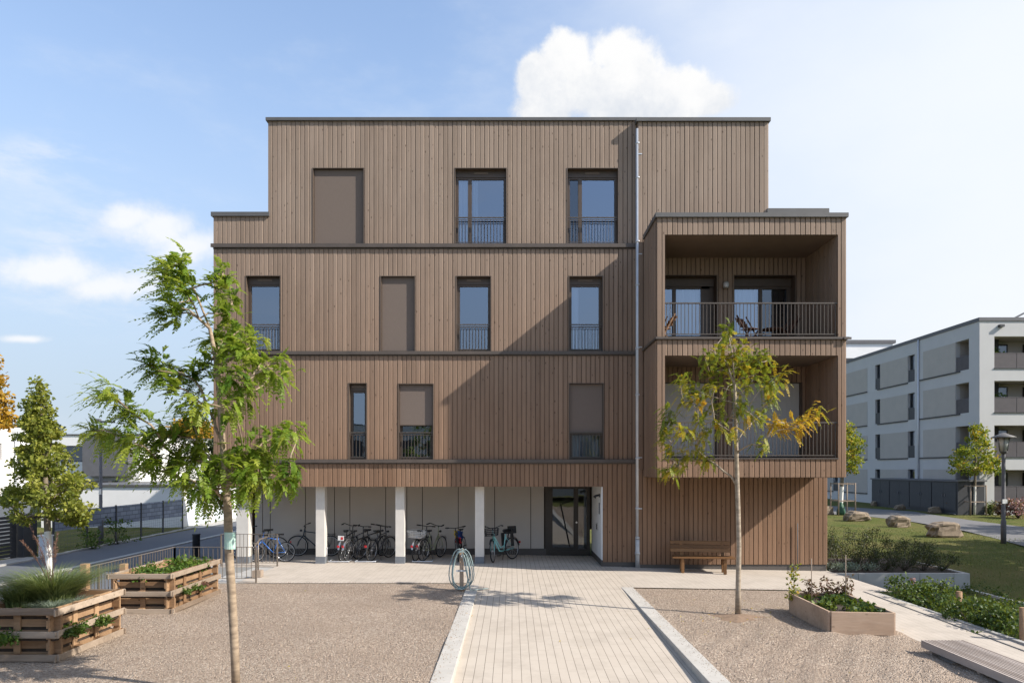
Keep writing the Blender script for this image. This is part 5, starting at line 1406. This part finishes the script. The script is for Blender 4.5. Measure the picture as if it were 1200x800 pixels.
# loose stones along the edges of the gravel and a few fallen leaves
m = MB(); rr = random.Random(31)
def stone(x, y, z, k):
    a = rr.uniform(0,6.28); u = Vector((cos(a),sin(a),0))*k; v = Vector((-sin(a),cos(a),0))*k*rr.uniform(.6,.9); c = Vector((x,y,z)); t = Vector((0,0,k*.8)); q = rr.random()
    P = [c+u, c+v, c-u, c-v]
    for i in range(4): m.face([P[i], P[(i+1)%4], c+t+(P[i]-c)*.25], q); m.face([P[(i+1)%4], c+t+(P[(i+1)%4]-c)*.25, c+t+(P[i]-c)*.25], q)
for _ in range(1900):
    y = rr.uniform(8.6,16.4); e = abs(rr.gauss(0,.10)); s_ = rr.random()
    if s_ < .35: stone(2.91-e, y, zy(2.8)+.006 if e < .28 else zp(2.6,y), rr.uniform(.006,.012))
    elif s_ < .6: stone(-1.08+e, y, zy(-1)+.006 if e < .28 else zp(0,y), rr.uniform(.006,.012))
    elif s_ < .8: stone(rr.uniform(-6.6,-1.1), 16.8+e*.8, -.038, rr.uniform(.006,.011))
    else: stone(rr.uniform(3,6.9), 16.42+e*.8, zy(5)-.002, rr.uniform(.006,.011))
for _ in range(2600):
    x = rr.choice((rr.uniform(-8,-1.2), rr.uniform(3,6.9))); y = rr.uniform(8.4,14); stone(x, y, zy(x)-.006+wob(x,y), rr.uniform(.010,.020))
pm('pebble', (.40,.325,.255), (.24,.185,.14), 3, .9)
tag(m.build('loose_gravel', M['pebble']), 'loose pebbles spread over the gravel and its edges', 'gravel', kind='stuff')
m = MB()
for _ in range(110):
    if rr.random() < .75: x, y = 4.3+rr.gauss(0,.9), 13.2+rr.gauss(0,.9)
    else: x, y = rr.uniform(-6,6.5), rr.uniform(9,16)
    z = (zp(x,y) if -.8 < x < 2.63 else zy(x))+.012; leafquad(m, Vector((x,y,z)), (rvec(rr)*Vector((1,1,.25))).normalized()*rr.uniform(.03,.06), rr.uniform(.006,.014), Vector((0,0,1))+rvec(rr)*.4, .6+.4*rr.random())
tag(m.build('fallen_leaves', M['leaf_mixed']), 'scattered yellow leaflets lying on the gravel and path', 'leaves', kind='stuff')
# ---------------------------------------------------------------- neighbours
def holed(m, o, u, L, z0, z1, ops, th=.25):
    "wall from o along unit vector u; ops (a,b,c,d) along u and z; th goes inward = left of u turned"
    o, u = Vector(o), Vector(u); nrm = Vector((-u.y, u.x, 0))
    xs = sorted({0, L, *[c for q in ops for c in (q[0],q[1]) if 0 < c < L]})
    for p, q in zip(xs[:-1], xs[1:]):
        mid = (p+q)/2; iv = [(z0,z1)]
        for a in ops:
            if a[0] < mid < a[1]:
                nv = []
                for s, e in iv:
                    if a[3] <= s or a[2] >= e: nv.append((s,e)); continue
                    if a[2] > s: nv.append((s,a[2]))
                    if a[3] < e: nv.append((a[3],e))
                iv = nv
        for s, e in iv:
            c = o+u*mid+nrm*th/2; m.obox((c.x,c.y,(s+e)/2), u*((q-p)/2), nrm*th/2, (0,0,(e-s)/2), .5)
def win(parent, o, u, a, b, c, d, deep=.16, mat='window_glass_dim', frame='anthracite', parapet=0, bars=True, room=True):
    o, u = Vector(o), Vector(u); n = Vector((-u.y,u.x,0)); up = Vector((0,0,1))
    m = MB(); f = .06
    def P(x, z, k): return o+u*x+n*k+up*z
    for (x0,x1,zz0,zz1) in ((a,a+f,c,d),(b-f,b,c,d),(a+f,b-f,c,c+f),(a+f,b-f,d-f,d)): m.obox(P((x0+x1)/2,(zz0+zz1)/2,deep+.03), u*(x1-x0)/2, n*.03, up*(zz1-zz0)/2)
    w = m.build('window', M[frame], parent)
    g = MB(); g.face([P(a+f,c+f,deep+.03),P(b-f,c+f,deep+.03),P(b-f,d-f,deep+.03),P(a+f,d-f,deep+.03)]); g.build('pane', M[mat], w)
    g = MB(); k = deep+.8; g.face([P(a,c,k),P(b,c,k),P(b,d,k),P(a,d,k)])
    for x in (a,b): g.face([P(x,c,deep+.06),P(x,c,k),P(x,d,k),P(x,d,deep+.06)])
    for z in (c,d): g.face([P(a,z,deep+.06),P(b,z,deep+.06),P(b,z,k),P(a,z,k)])
    g.build('room', M['room_dark'], w)
    if parapet:
        g = MB(); g.obox(P((a+b)/2,c+parapet/2,.04), u*((b-a)/2-.005), n*.012, up*(parapet/2)); g.build('parapet', M['anthracite'], w)
    return w
# white apartment building on the right
WB = thing('apartment_building', 'long white four storey apartment building with beige panels on the right', 'building', (31.5,46,-.3))
CX, CY, ZT_ = 31.5, 46.0, 12.75
rows = [9.67, 6.68, 3.68, .68]
o = Vector((CX,CY,0)); u = Vector((0,1,0))                       # towards the back; n = (-1,0) would be outward
o2 = Vector((CX,CY+62,0)); u2 = Vector((0,-1,0)); LL = 62.0       # wall runs towards the viewer so that inward = +x
ops, wins, pans, logs = [], [], [], []
def rel(Y): return CY+62-Y
for z in rows:
    for k in range(5):
        off = 12.6*k
        for (y0,y1) in ((58.4,59.2),(53.4,54.3)):
            a, b = rel(y1+off), rel(y0+off)
            if a > .5: ops.append((a,b,z,z+2.1)); wins.append((a,b,z,z+2.1))
        for (y0,y1) in ((54.3,58.4),(60.5,64.6),(48.46,52.3))[:3 if k == 0 else 2]:
            a, b = rel(y1+off), rel(y0+off)
            if a > .5: pans.append((a,b,z,z+2.1))
    a, b = rel(48.46), rel(47.06); ops.append((a,b,z,z+2.1)); logs.append((a,b,z,z+2.1))
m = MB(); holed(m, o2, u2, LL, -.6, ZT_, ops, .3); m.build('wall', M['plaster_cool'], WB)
for k, (a,b,c,d) in enumerate(wins): win(WB, o2, u2, a,b,c,d, .18, parapet=.95)
for k in range(0, len(pans)):
    a,b,c,d = pans[k]
    m = MB(); p0 = o2+u2*a; p1 = o2+u2*b; ms = p0.lerp(p1,.38)
    m.box(CX-.022, CX+.01, p1.y+.02, p0.y-.02, c+.02, d-.01)
    if k < 30:
        pass
    pa = m.build('wall_panel', M['panel_beige'], WB)
    m = MB(); m.box(CX-.07, CX, p1.y-.5*(k%3==2), p0.y+.4, c-.09, c-.005); m.build('sill', M['anthracite'], pa)
for a,b,c,d in logs:
    win(WB, o2, u2, a,b,c,d, 1.25, parapet=0)
    m = MB(); p0 = o2+u2*a; p1 = o2+u2*b
    m.box(CX+.03, CX+.06, p1.y+.01, p0.y-.01, c, c+1.0); m.build('parapet', M['parapet_dark'], WB)
    m = MB()
    for (x0,x1,y0,y1,z0,z1) in ((CX+.3,CX+1.3,p1.y-.05,p1.y,c,d),(CX+.3,CX+1.3,p0.y,p0.y+.05,c,d),(CX+.3,CX+1.3,p1.y,p0.y,d,d+.05),(CX+.3,CX+1.3,p1.y,p0.y,c-.05,c)): m.box(x0,x1,y0,y1,z0,z1)
    m.build('loggia_lining', M['panel_beige'], WB)
# front towards the viewer, with wide loggias
u3 = Vector((1,0,0)); LF = 30.0; of = Vector((CX,CY,0)); ops = []
for z in rows:
    for k in range(3):
        a = 1.0+9.6*k; ops.append((a,a+6.2,z-.07,z+2.05))
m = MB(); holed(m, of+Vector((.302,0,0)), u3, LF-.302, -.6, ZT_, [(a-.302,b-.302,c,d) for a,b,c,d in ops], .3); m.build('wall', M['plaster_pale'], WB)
m = MB(); m.box(CX+.002,CX+.30,CY-.003,CY+.0,-.6,ZT_); m.build('wall_edge', M['plaster_pale'], WB)
for a,b,c,d in ops:
    x0, x1 = CX+a, CX+b
    m = MB(); m.box(x0-.05,x1+.05,CY+2.0,CY+2.05,c,d); m.box(x0-.05,x0,CY+.3,CY+2,c,d); m.box(x1,x1+.05,CY+.3,CY+2,c,d); m.box(x0,x1,CY+.3,CY+2,d,d+.05); m.box(x0,x1,CY+.3,CY+2,c-.05,c)
    lo = m.build('loggia', M['panel_beige'], WB)
    win(WB, (CX,CY+1.78,0), u3, a+.35, a+2.2, c+.02, d-.2, .0); win(WB, (CX,CY+1.78,0), u3, a+3.4, a+5.6, c+.02, d-.2, .0)
    m = MB()
    for k in range(4): m.box(x0+.02+1.545*k, x0+1.53+1.545*k, CY+.06, CY+.09, c+.02, c+.98)
    m.box(x0,x1,CY+.05,CY+.10,c+.99,c+1.03); m.build('parapet', M['parapet_dark'], lo)
    m = MB(); m.box(x0-.03,x1+.03,CY-.06,CY+.29,c-.05,c-.002); m.build('sill', M['anthracite'], lo)
m = MB(); m.box(CX-.06,CX+LF,CY-.06,CY+62,ZT_+.002,ZT_+.24); m.build('roof_edge', M['slate_grey'], WB)
m = MB(); m.box(CX+.31,CX+LF,CY+61.9,CY+62,-.6,ZT_-.002); m.box(CX+LF-.3,CX+LF,CY+.31,CY+61.9,-.6,ZT_-.002); m.box(CX+.31,CX+LF-.31,CY+.31,CY+61.8,ZT_-.3,ZT_-.01); m.build('rear_wall', M['plaster_cool'], WB)
m = MB()
for k in range(5):
    m.bar((CX+4.2+2*k,CY+6,ZT_+.2),(CX+7.5+2*k,CY+6,ZT_+1.9),.12,.12); m.bar((CX+4.2+2*k,CY+6,ZT_+.2),(CX+4.2+2*k,CY+11,ZT_+.2),.1,.1)
    m.obox((CX+5.85+2*k,CY+8.5,ZT_+1.05),(.8,0,.42),(0,2.4,0),(-.02,0,.04))
m.build('solar_rack', M['slate_grey'], WB)
m = MB(); p = at(1174,372,CY); m.box(p.x-.25,p.x+.05,CY-.22,CY-.0,ZT_-.42,ZT_-.26); m.build('facade_lamp', M['anthracite'], WB)
for i, (x, z, sd) in enumerate(((CX+1.6,rows[0],1),(CX+5.3,rows[0],2),(CX+1.8,rows[1],3),(CX+6.3,rows[1],4))):
    rr = random.Random(sd); m = MB()
    for _ in range(14): leaf_cloud(m, rr, Vector((x+rr.gauss(0,.22),CY+.8+rr.gauss(0,.2),z+1.0+rr.gauss(0,.25))), .22, 26, .14, .05, .5, .2)
    s = MB(); s.tube([(x,CY+.8,z+.3),(x,CY+.8,z+1)],.02,6); s.lathe((x,CY+.8,z-.06), [(.13,0),(.18,.35),(0,.35)], 10)
    plant('balcony_plant', ['green potted plant left on the top loggia of the white building','green potted plant right on the top loggia of the white building','bushy potted plant on the second loggia of the white building','potted plant on the second loggia at the right border'][i], 'potted plant', (x,CY+.8,z), [('leaves', m, 'leaf_herb'), ('pot', s, 'slate_grey')], 'potted plants on the loggias')
for y in (57.0, 69.6): m = MB(); m.tube([(CX-.08,y-4.2,-.4),(CX-.08,y-4.2,ZT_)],.055,8); m.build('downpipe', M['zinc'], WB)
# bin shed
sh = thing('bin_shed', 'low anthracite bin shed with double doors along the white building', 'shed', (29.5,50,.0))
m = MB(); m.box(29.52,31.3,45.2,56.0,-.35,1.95); m.build('body', M['anthracite'], sh)
m = MB(); m.box(29.44,31.4,45.1,56.1,1.955,2.06); m.build('roof', M['slate_grey'], sh)
for k in range(4):
    y0 = 45.35+k*2.68
    for j in range(2):
        m = MB(); m.box(29.485,29.519,y0+1.29*j,y0+1.27+1.29*j,.0,1.85); d = m.build('door', M['anthracite'], sh)
        m = MB(); yy = y0+1.16 if j == 0 else y0+1.41; m.box(29.45,29.484,yy-.03,yy+.03,.92,1.10); m.build('handle', M['slate_grey'], d)
# building further behind
o_ = thing('apartment_building', 'pale flat roofed building rising far behind the white one', 'building', (44,86,-.4))
m = MB(); m.box(38,47.4,85,100,-.6,18.45); m.build('wall', M['plaster_white'], o_); m = MB(); m.box(37.8,47.7,84.8,100.2,18.452,18.85); m.build('roof', M['slate_grey'], o_)
m = MB(); m.box(38.5,45,84.93,84.995,15.2,16.6); m.build('window', M['anthracite'], o_)
# houses across the left road
def house(label, x0, x1, y0, y1, zt, wins, mat='plaster_white', roof='roof_metal', group='white flat roofed houses across the road', zb=-.5):
    h = thing('house', label, 'house', ((x0+x1)/2,y0,zb), (0,0,0), group)
    m = MB(); holed(m, (x0,y0,0), (1,0,0), x1-x0, zb, zt, [(a-x0,b-x0,c,d) for a,b,c,d in wins], .3); m.box(x0,x0+.3,y0+.302,y1,zb,zt); m.box(x1-.3,x1,y0+.302,y1,zb,zt); m.box(x0+.3,x1-.3,y1-.3,y1,zb,zt)
    m.build('wall', M[mat], h)
    m = MB(); m.box(x0-.06,x1+.06,y0-.06,y1+.06,zt+.002,zt+.10); m.build('roof', M[roof], h)
    for a,b,c,d in wins: win(h, (x0,y0,0), (1,0,0), a-x0, b-x0, c, d, .15)
    return h
def hx(x, Y): return (x-600)*Y/800
def hz(y, Y): return EYE+(550-y)*Y/800
h1 = thing('house', 'white cubic house at the left border with orange tree before it', 'house', (-25,25,-.5), (0,0,0), 'white flat roofed houses across the road')
ws = [(24.4,28.5,3.1,3.85),(24.4,28.4,1.35,2.0)]
m = MB(); holed(m, (-21.3,30.2,0), (0,-1,0), 10.2, -.5, 4.6, [(30.2-b,30.2-a,c,d) for a,b,c,d in ws], -.3) if False else holed(m, (-21.3,20,0), (0,1,0), 10.2, -.5, 4.6, [(a-20,b-20,c,d) for a,b,c,d in ws], .3)
m.box(-30,-21.602,20,20.3,-.5,4.6); m.box(-30,-21.602,29.9,30.2,-.5,4.6); m.box(-30,-29.7,20.302,29.898,-.5,4.6); m.build('wall', M['plaster_white'], h1)
m = MB(); m.box(-30.06,-21.24,19.94,30.26,4.602,4.70); m.build('roof', M['roof_metal'], h1)
for a,b,c,d in ws: win(h1, (-21.3,20,0), (0,1,0), a-20, b-20, c, d, .15)
m = MB(); m.tube([(-21.22,29.2,-.4),(-21.22,29.2,4.25)],.05,8); m.box(-21.29,-21.1,29.05,29.35,4.1,4.4); m.build('downpipe', M['zinc'], h1)
Y = 50.0; h2 = house('white house with dark grey clad upper storey behind the street lamp', hx(60,Y), hx(163,Y), Y, Y+9, hz(510,Y), [(hx(66,Y),hx(104,Y),hz(541,Y),hz(522,Y))])
m = MB(); m.box(hx(105.5,Y),hx(158,Y),Y-.9,Y-.003,hz(557.5,Y),hz(511,Y)); m.build('clad_bay', M['slate_grey'], h2)
m = MB(); m.box(hx(60,Y),hx(138,Y),Y-1.2,Y-.002,hz(565,Y),hz(563,Y)); m.build('canopy', M['anthracite'], h2)
m = MB(); m.box(hx(70,Y),hx(190,Y),Y-1.6,Y-1.25,hz(574,Y),hz(565.5,Y)); m.build('wood_fascia', M['tile_roof'], h2)
Y = 56.0; house('white cube house with two dark windows left of the timber house', hx(165,Y), hx(243,Y), Y, Y+9, hz(515,Y), [(hx(201,Y),hx(213,Y),hz(538,Y),hz(525.5,Y)),(hx(222,Y),hx(232.5,Y),hz(549,Y),hz(526,Y))])
# garages in a row along the road
ga = thing('garage_row', 'row of white garages with pale sectional doors across the road', 'garage', (-18.1,38,-.44))
Y = 37.7; m = MB()
xg = hx(214,Y)
m.box(-26,xg-.0,Y,Y+.2,-.5,1.80); m.box(-26,-25.8,Y+.2,52,-.5,1.8); m.box(-26,xg,51.8,52,-.5,1.8); 
doors = [(38.25,40.95),(41.6,44.3),(45.0,47.7),(48.4,51.1)]
holed(m, (xg+.0,51.8,0), (0,-1,0), 51.8-Y-.2, -.5, 1.8, [(51.8-b,51.8-a,-.5,1.62) for a,b in doors], .2) if False else None
m2 = MB()
ys = [Y+.2]+[c for d in doors for c in d]+[51.8]
for a, b in zip(ys[::2], ys[1::2]): m.box(xg-.2,xg,a,b,-.5,1.8)
for a, b in doors: m.box(xg-.2,xg,a,b,1.64,1.8)
m.build('wall', M['plaster_white'], ga)
m = MB(); m.box(-26.1,xg+.08,Y-.08,52.1,1.802,1.92); m.build('roof', M['roof_metal'], ga)
for a, b in doors:
    m = MB()
    for k in range(5): m.box(xg-.12,xg-.08,a+.004,b-.004,-.44+.415*k,-.44+.415*k+.405)
    d = m.build('garage_door', M['garage_blue'], ga)
    m = MB(); m.tube([(xg-.08,a+.3,.55),(xg-.02,a+.3,.55)],.04,8); m.build('handle', M['lamp_black'], d)
# woven privacy fence on the verge
fe = thing('privacy_fence', 'wire fence woven with blue grey privacy strips along the verge', 'fence', (-17.3,30,-.44))
def fxp(y): return -17.25-.02*(y-25)
m = MB(); m.v = [(fxp(25.7),25.7,.42),(fxp(36.2),36.2,.30),(fxp(36.2),36.2,1.17),(fxp(25.7),25.7,1.15)]; m.f = [(0,1,2,3)]; m.t = [.5]; m.sm = [False]
q = m.build('woven_panel', M['weave_blue'], fe); sm_ = q.modifiers.new('thick','SOLIDIFY'); sm_.thickness = .03
for k in range(6):
    y = 25.7+2.1*k; m = MB(); m.box(fxp(y)-.03,fxp(y)+.03,y-.03,y+.03,-.5,1.2); m.build('post', M['anthracite'], fe)
m = MB()
for k in range(6): m.tube([(fxp(25.7)+.02,25.7,-.36+.13*k),(fxp(36.2)+.02,36.2,-.36+.13*k)],.004,4)
for k in range(54): y = 25.7+.2*k; m.tube([(fxp(y)+.025,y,-.42),(fxp(y)+.025,y,.4)],.003,3)
m.build('wire_mesh', M['slate_grey'], fe)
# dark slatted gate and meter cabinet
gt = thing('slatted_gate', 'dark horizontal slat gate at the left border behind the tree', 'gate', (-17.9,22,-.44))
for i in range(11):
    m = MB(); z = -.36+.135*i; m.box(-17.93,-17.90,18,24.5,z,z+.10); m.build('slat', M['anthracite'], gt)
for y in (18.2,21.3,24.45): m = MB(); m.box(-17.99,-17.931,y,y+.25 if y > 24 else y+.08,-.5,1.16); m.build('post', M['anthracite'], gt)
m = MB(); m.box(-17.89,-17.86,21.0,21.9,.3,.75); m.build('letter_box', M['slate_grey'], gt)
m = MB(); m.box(-18.05,-17.7,24.75,25.45,-.5,1.13); tag(m.build('gate_pillar', M['anthracite'], bevel=.01), 'dark square pillar between the slat gate and the woven fence', 'pillar')
p = gp(51,652,-.44); mc = thing('meter_cabinet', 'small pale electric cabinet behind the white tree trunk', 'cabinet', tuple(p)); m = MB(); m.box(p.x-.19,p.x+.19,p.y,p.y+.25,-.46,.30); m.build('body', M['white_plastic'], mc, bevel=.01); m = MB(); m.box(p.x-.16,p.x+.16,p.y-.014,p.y-.001,-.30,.24); m.build('door', M['garage_blue'], mc); m = MB(); m.box(p.x-.21,p.x+.21,p.y-.03,p.y+.27,.302,.35); m.build('lid', M['white_plastic'], mc)
# plants behind the woven fence
rr = random.Random(3)
for i, (y, x, hgt, lab) in enumerate(((29.3,-16.95,1.15,'leggy green bush growing through the woven fence beside the lamp'),(27.6,-16.95,.7,'small bush at the foot of the tall street lamp'))):
    m = MB(); s = MB()
    for _ in range(18):
        q = Vector((x+rr.gauss(0,.28),y+rr.gauss(0,.4),-.4+hgt*rr.random())); leaf_cloud(m, rr, q, .2, 18, .10, .035, .45, .2); s.tube([(x,y,-.45),q],.006,4)
    plant('roadside_bush', lab, 'bush', (x,y,-.44), [('leaves', m, 'leaf_herb'), ('stems', s, 'bark_dark')], 'bushes by the woven fence')
# seen through the open end of the colonnade: a garden wall of brick with a red bin
Y = 33.0; bw = thing('brick_wall', 'low brick garden wall seen past the corner column', 'wall', (hx(292,Y),Y,-.45)); m = MB(); m.box(hx(283,Y),hx(330,Y),Y,Y+.24,-.5,hz(592,Y)); m.build('bricks', M['brick_red'], bw); m = MB(); m.box(hx(283,Y)-.04,hx(330,Y)+.04,Y-.04,Y+.28,hz(592,Y)+.002,hz(590,Y)+.01); m.build('coping', M['panel_beige'], bw)
m = MB(); p = at(293.5,628,29.0); m.lathe((p.x,p.y,-.45), [(.26,0),(.30,.75),(.33,.78),(.30,.92),(.15,1.0),(0,1.02)], 14); tag(m.build('litter_bin', M['red_plastic']), 'red rounded bin seen behind the corner column of the colonnade', 'bin')
# planting round the foot of the white building
rr = random.Random(21)
for i, (x, yb, w, hgt, mt, lab) in enumerate(((1134,601,7,1.7,'leaf_herb','upright green bush left of the timber stakes at the white building'),(1122,602,8,.9,'leaf_dry','low tawny grass clump at the end of the bin shed'),(1172,598,10,1.6,'leaf_dark','dark clipped bush before the ground floor loggia'),(1190,600,12,1.5,'leaf_dark','second dark bush before the ground floor loggia'),(1193,607,10,1.2,'flower_pink','reddish flowering shrub at the right border'),(1176,606,10,.9,'leaf_dry','faded purple perennials beside the lamp post'),(1160,603,6,.7,'blade_green','grassy perennials at the corner of the white building'),(1192,575,12,3.6,'leaf_mixed','small autumn tree before the white building loggias at the right border'))):
    p = gp(x,yb,-.25); s_ = 800/p.y; m = MB(); st = MB(); ww = w/s_
    for _ in range(22):
        q = Vector((p.x+rr.gauss(0,ww*.5),p.y+rr.gauss(0,ww*.5),-.2+hgt*(rr.uniform(.2,1) if i < 7 else rr.uniform(.45,1)))); leaf_cloud(m, rr, q, .30, 26, .16, .05, rr.gauss(.5,.15), .2, .9); st.tube([(p.x,p.y,-.3),q],.012,4)
    plant('shrub' if i < 7 else 'small_tree', lab, 'shrub' if i < 7 else 'tree', (p.x,p.y,-.25), [('leaves', m, mt), ('stems', st, 'bark_dark')], 'planting at the white building' if i < 7 else None)
m = MB()
for _ in range(60):
    q = gp(rr.uniform(965,1040), rr.uniform(579,583), -.1); leaf_cloud(m, rr, q+Vector((0,0,rr.uniform(0,.8))), .45, 24, .2, .07, .45, .2)
plant('hedge', 'low green hedge along the far pavement beside the bin shed', 'hedge', (29,70,-.2), [('leaves', m, 'leaf_dark')])
# block across the yard behind the viewer, mirrored in the windows
bk = house('pale apartment block on the far side of the yard', -30, 26, -52, -40, 8.0, [], 'plaster_pale', group=None)
for k in range(18):
    for z in (1.2,4.4): m = MB(); m.box(-28+3*k,-26.6+3*k,-39.99,-39.93,z,z+1.7); m.build('window', M['anthracite'], bk)

# ---------------------------------------------------------------- light
el = math.asin(SUN.z); az = atan2(SUN.x, SUN.y)
sd = bpy.data.lights.new('sun', 'SUN'); sd.energy = 3.65; sd.angle = radians(.53); sd.color = (1,.93,.84)
so = bpy.data.objects.new('sun', sd); COL.objects.link(so); so.rotation_euler = SUN.to_track_quat('Z','Y').to_euler()
Wd = bpy.data.worlds.new('World'); SC.world = Wd; Wd.use_nodes = True
nt = Wd.node_tree; N = nt.nodes; N.clear()
def nd(t, **k):
    x = N.new(t)
    for a, v in k.items(): setattr(x, a, v)
    return x
def lk(a, b): nt.links.new(a, b)
def mt(op, a, b=None, c=None, clamp=False):
    x = nd('ShaderNodeMath', operation=op, use_clamp=clamp)
    for i, v in enumerate((a,b,c)):
        if v is None: continue
        if isinstance(v,(int,float)): x.inputs[i].default_value = v
        else: lk(v, x.inputs[i])
    return x.outputs[0]
def sstep(v, a, b):
    x = nd('ShaderNodeMapRange', interpolation_type='SMOOTHSTEP'); x.inputs['From Min'].default_value = a; x.inputs['From Max'].default_value = b
    lk(v, x.inputs['Value']); return x.outputs[0]
sky = nd('ShaderNodeTexSky'); sky.sky_type = 'NISHITA'; sky.sun_disc = False; sky.sun_elevation = el; sky.sun_rotation = az
sky.air_density = 1.0; sky.dust_density = 1.3; sky.ozone_density = 1.6; sky.altitude = 100
bg = nd('ShaderNodeBackground'); lk(sky.outputs[0], bg.inputs['Color']); bg.inputs['Strength'].default_value = .15
tc = nd('ShaderNodeTexCoord'); D = tc.outputs['Generated']
sp = nd('ShaderNodeSeparateXYZ'); lk(D, sp.inputs[0])
yy = mt('MAXIMUM', sp.outputs[1], .05); U = mt('DIVIDE', sp.outputs[0], yy); V = mt('DIVIDE', sp.outputs[2], yy)
ahead = sstep(sp.outputs[1], .05, .3)
def noise(scale, det=6, rough=.6, off=(0,0,0), st=(1,1,1)):
    mp = nd('ShaderNodeMapping'); mp.inputs['Location'].default_value = off; mp.inputs['Scale'].default_value = st; lk(D, mp.inputs['Vector'])
    x = nd('ShaderNodeTexNoise'); x.inputs['Scale'].default_value = scale; x.inputs['Detail'].default_value = det; x.inputs['Roughness'].default_value = rough; lk(mp.outputs[0], x.inputs['Vector']); return x.outputs['Fac']
def blobs(L):
    out = None
    for x, y, rx_, ry_ in L:
        du = mt('DIVIDE', mt('SUBTRACT', U, (x-600)/800), rx_/800); dv = mt('DIVIDE', mt('SUBTRACT', V, (550-y)/800), ry_/800)
        f = mt('SUBTRACT', 1, mt('SQRT', mt('ADD', mt('MULTIPLY', du, du), mt('MULTIPLY', dv, dv))))
        out = f if out is None else mt('SMOOTH_MAX', out, f, .22)
    return out
n1 = noise(10, 9, .66); n2 = noise(24, 9, .62, (3,1,2))
bump = mt('ADD', mt('MULTIPLY', mt('SUBTRACT', n1, .5), 1.5), mt('MULTIPLY', mt('SUBTRACT', n2, .5), 1.3))
cum = blobs([(634,92,40,44),(662,68,32,38),(735,78,50,48),(700,105,78,42),(790,112,58,34),(752,115,90,42),(640,125,45,40),(825,118,48,26)])
cmask = mt('MULTIPLY', sstep(mt('ADD', cum, mt('MULTIPLY', bump, .80)), -.06, .40), ahead)
low = blobs([(150,255,48,26),(185,270,66,30),(225,290,60,34),(60,318,95,26),(140,335,75,28),(30,397,40,7)])
lmask = mt('MULTIPLY', mt('MULTIPLY', sstep(mt('ADD', low, mt('MULTIPLY', bump, 1.0)), -.16, .85), ahead), .88)
# thin wisps: in front on the left, and broken cloud elsewhere in the sky
wn = noise(3.2, 8, .62, (5,2,1), (1,1,2.4)); wisp = mt('MULTIPLY', sstep(wn, .48, .78), .34)
# bright veil of high cloud in the direction of the sun
sdir = nd('ShaderNodeVectorMath', operation='DOT_PRODUCT'); lk(D, sdir.inputs[0]); sdir.inputs[1].default_value = Vector((.93,.32,.22)).normalized()
vn = noise(2.4, 6, .55, (1,7,3), (1,1,2))
veil = sstep(mt('ADD', sdir.outputs['Value'], mt('MULTIPLY', mt('SUBTRACT', vn, .5), .34)), .26, .86)
veil = mt('MULTIPLY', veil, .90)
horizon = mt('ADD', mt('MULTIPLY', sstep(mt('MULTIPLY', sp.outputs[2], -1.0), -.62, -.04), .78), .14)
def cloud(col, s):
    b = nd('ShaderNodeBackground'); b.inputs['Color'].default_value = (*col,1); b.inputs['Strength'].default_value = s; return b.outputs[0]
cur = bg.outputs[0]
def over(cur, mask, sh):
    m = nd('ShaderNodeMixShader'); lk(mask, m.inputs[0]); lk(cur, m.inputs[1]); lk(sh, m.inputs[2]); return m.outputs[0]
CL = .5
sp2 = blobs([(120,300,260,120),(40,190,150,50)]); w2 = noise(7, 9, .68, (2,9,4), (1,1,3.2)); soft = mt('MULTIPLY', mt('MULTIPLY', mt('MULTIPLY', sstep(sp2, 0, .8), sstep(w2, .42, .72)), ahead), .55)
cur = over(cur, horizon, cloud((.64,.76,.92), .80*CL)); cur = over(cur, wisp, cloud((.86,.92,1), .95*CL)); cur = over(cur, veil, cloud((.92,.95,1), 1.02*CL)); lsh = nd('ShaderNodeMix', data_type='RGBA'); lsh.inputs[6].default_value = (.72,.80,.92,1); lsh.inputs[7].default_value = (.97,.98,1,1)
lk(sstep(mt('ADD', mt('MULTIPLY', n1, .6), mt('MULTIPLY', low, .5)), .18, .62), lsh.inputs[0])
lb_ = nd('ShaderNodeBackground'); lk(lsh.outputs[2], lb_.inputs['Color']); lb_.inputs['Strength'].default_value = .99*CL
cur = over(cur, soft, cloud((.92,.95,1), .97*CL)); cur = over(cur, lmask, lb_.outputs[0])
# body of the cumulus: brighter crown, softly grey hollows
shade = nd('ShaderNodeMix', data_type='RGBA'); shade.inputs[6].default_value = (.71,.76,.84,1); shade.inputs[7].default_value = (1,1,1,1)
lk(sstep(mt('ADD', mt('MULTIPLY', V, 2.2), mt('MULTIPLY', n1, 1.4)), 1.55, 2.15), shade.inputs[0])
cb = nd('ShaderNodeBackground'); lk(shade.outputs[2], cb.inputs['Color']); cb.inputs['Strength'].default_value = .97*CL
cur = over(cur, cmask, cb.outputs[0])
out = nd('ShaderNodeOutputWorld'); lk(cur, out.inputs['Surface'])

# ---------------------------------------------------------------- camera
cd = bpy.data.cameras.new('camera'); cam = bpy.data.objects.new('camera', cd); COL.objects.link(cam)
cam.location = (0,0,EYE); cam.rotation_euler = (pi/2,0,0)
cd.sensor_width = 36; cd.lens = 24; cd.sensor_fit = 'HORIZONTAL'; cd.shift_x = 0; cd.shift_y = 150/1200; cd.clip_start = .1; cd.clip_end = 3000
SC.camera = cam
SC.view_settings.view_transform = 'Standard'; SC.view_settings.look = 'None'; SC.view_settings.gamma = 1; SC.view_settings.exposure = 1.04
SC.render.engine = 'CYCLES'
cy = SC.cycles; cy.use_denoising = True; cy.max_bounces = 8; cy.transparent_max_bounces = 12; cy.caustics_reflective = False; cy.caustics_refractive = False
try: cy.denoiser = 'OPENIMAGEDENOISE'
except Exception: pass
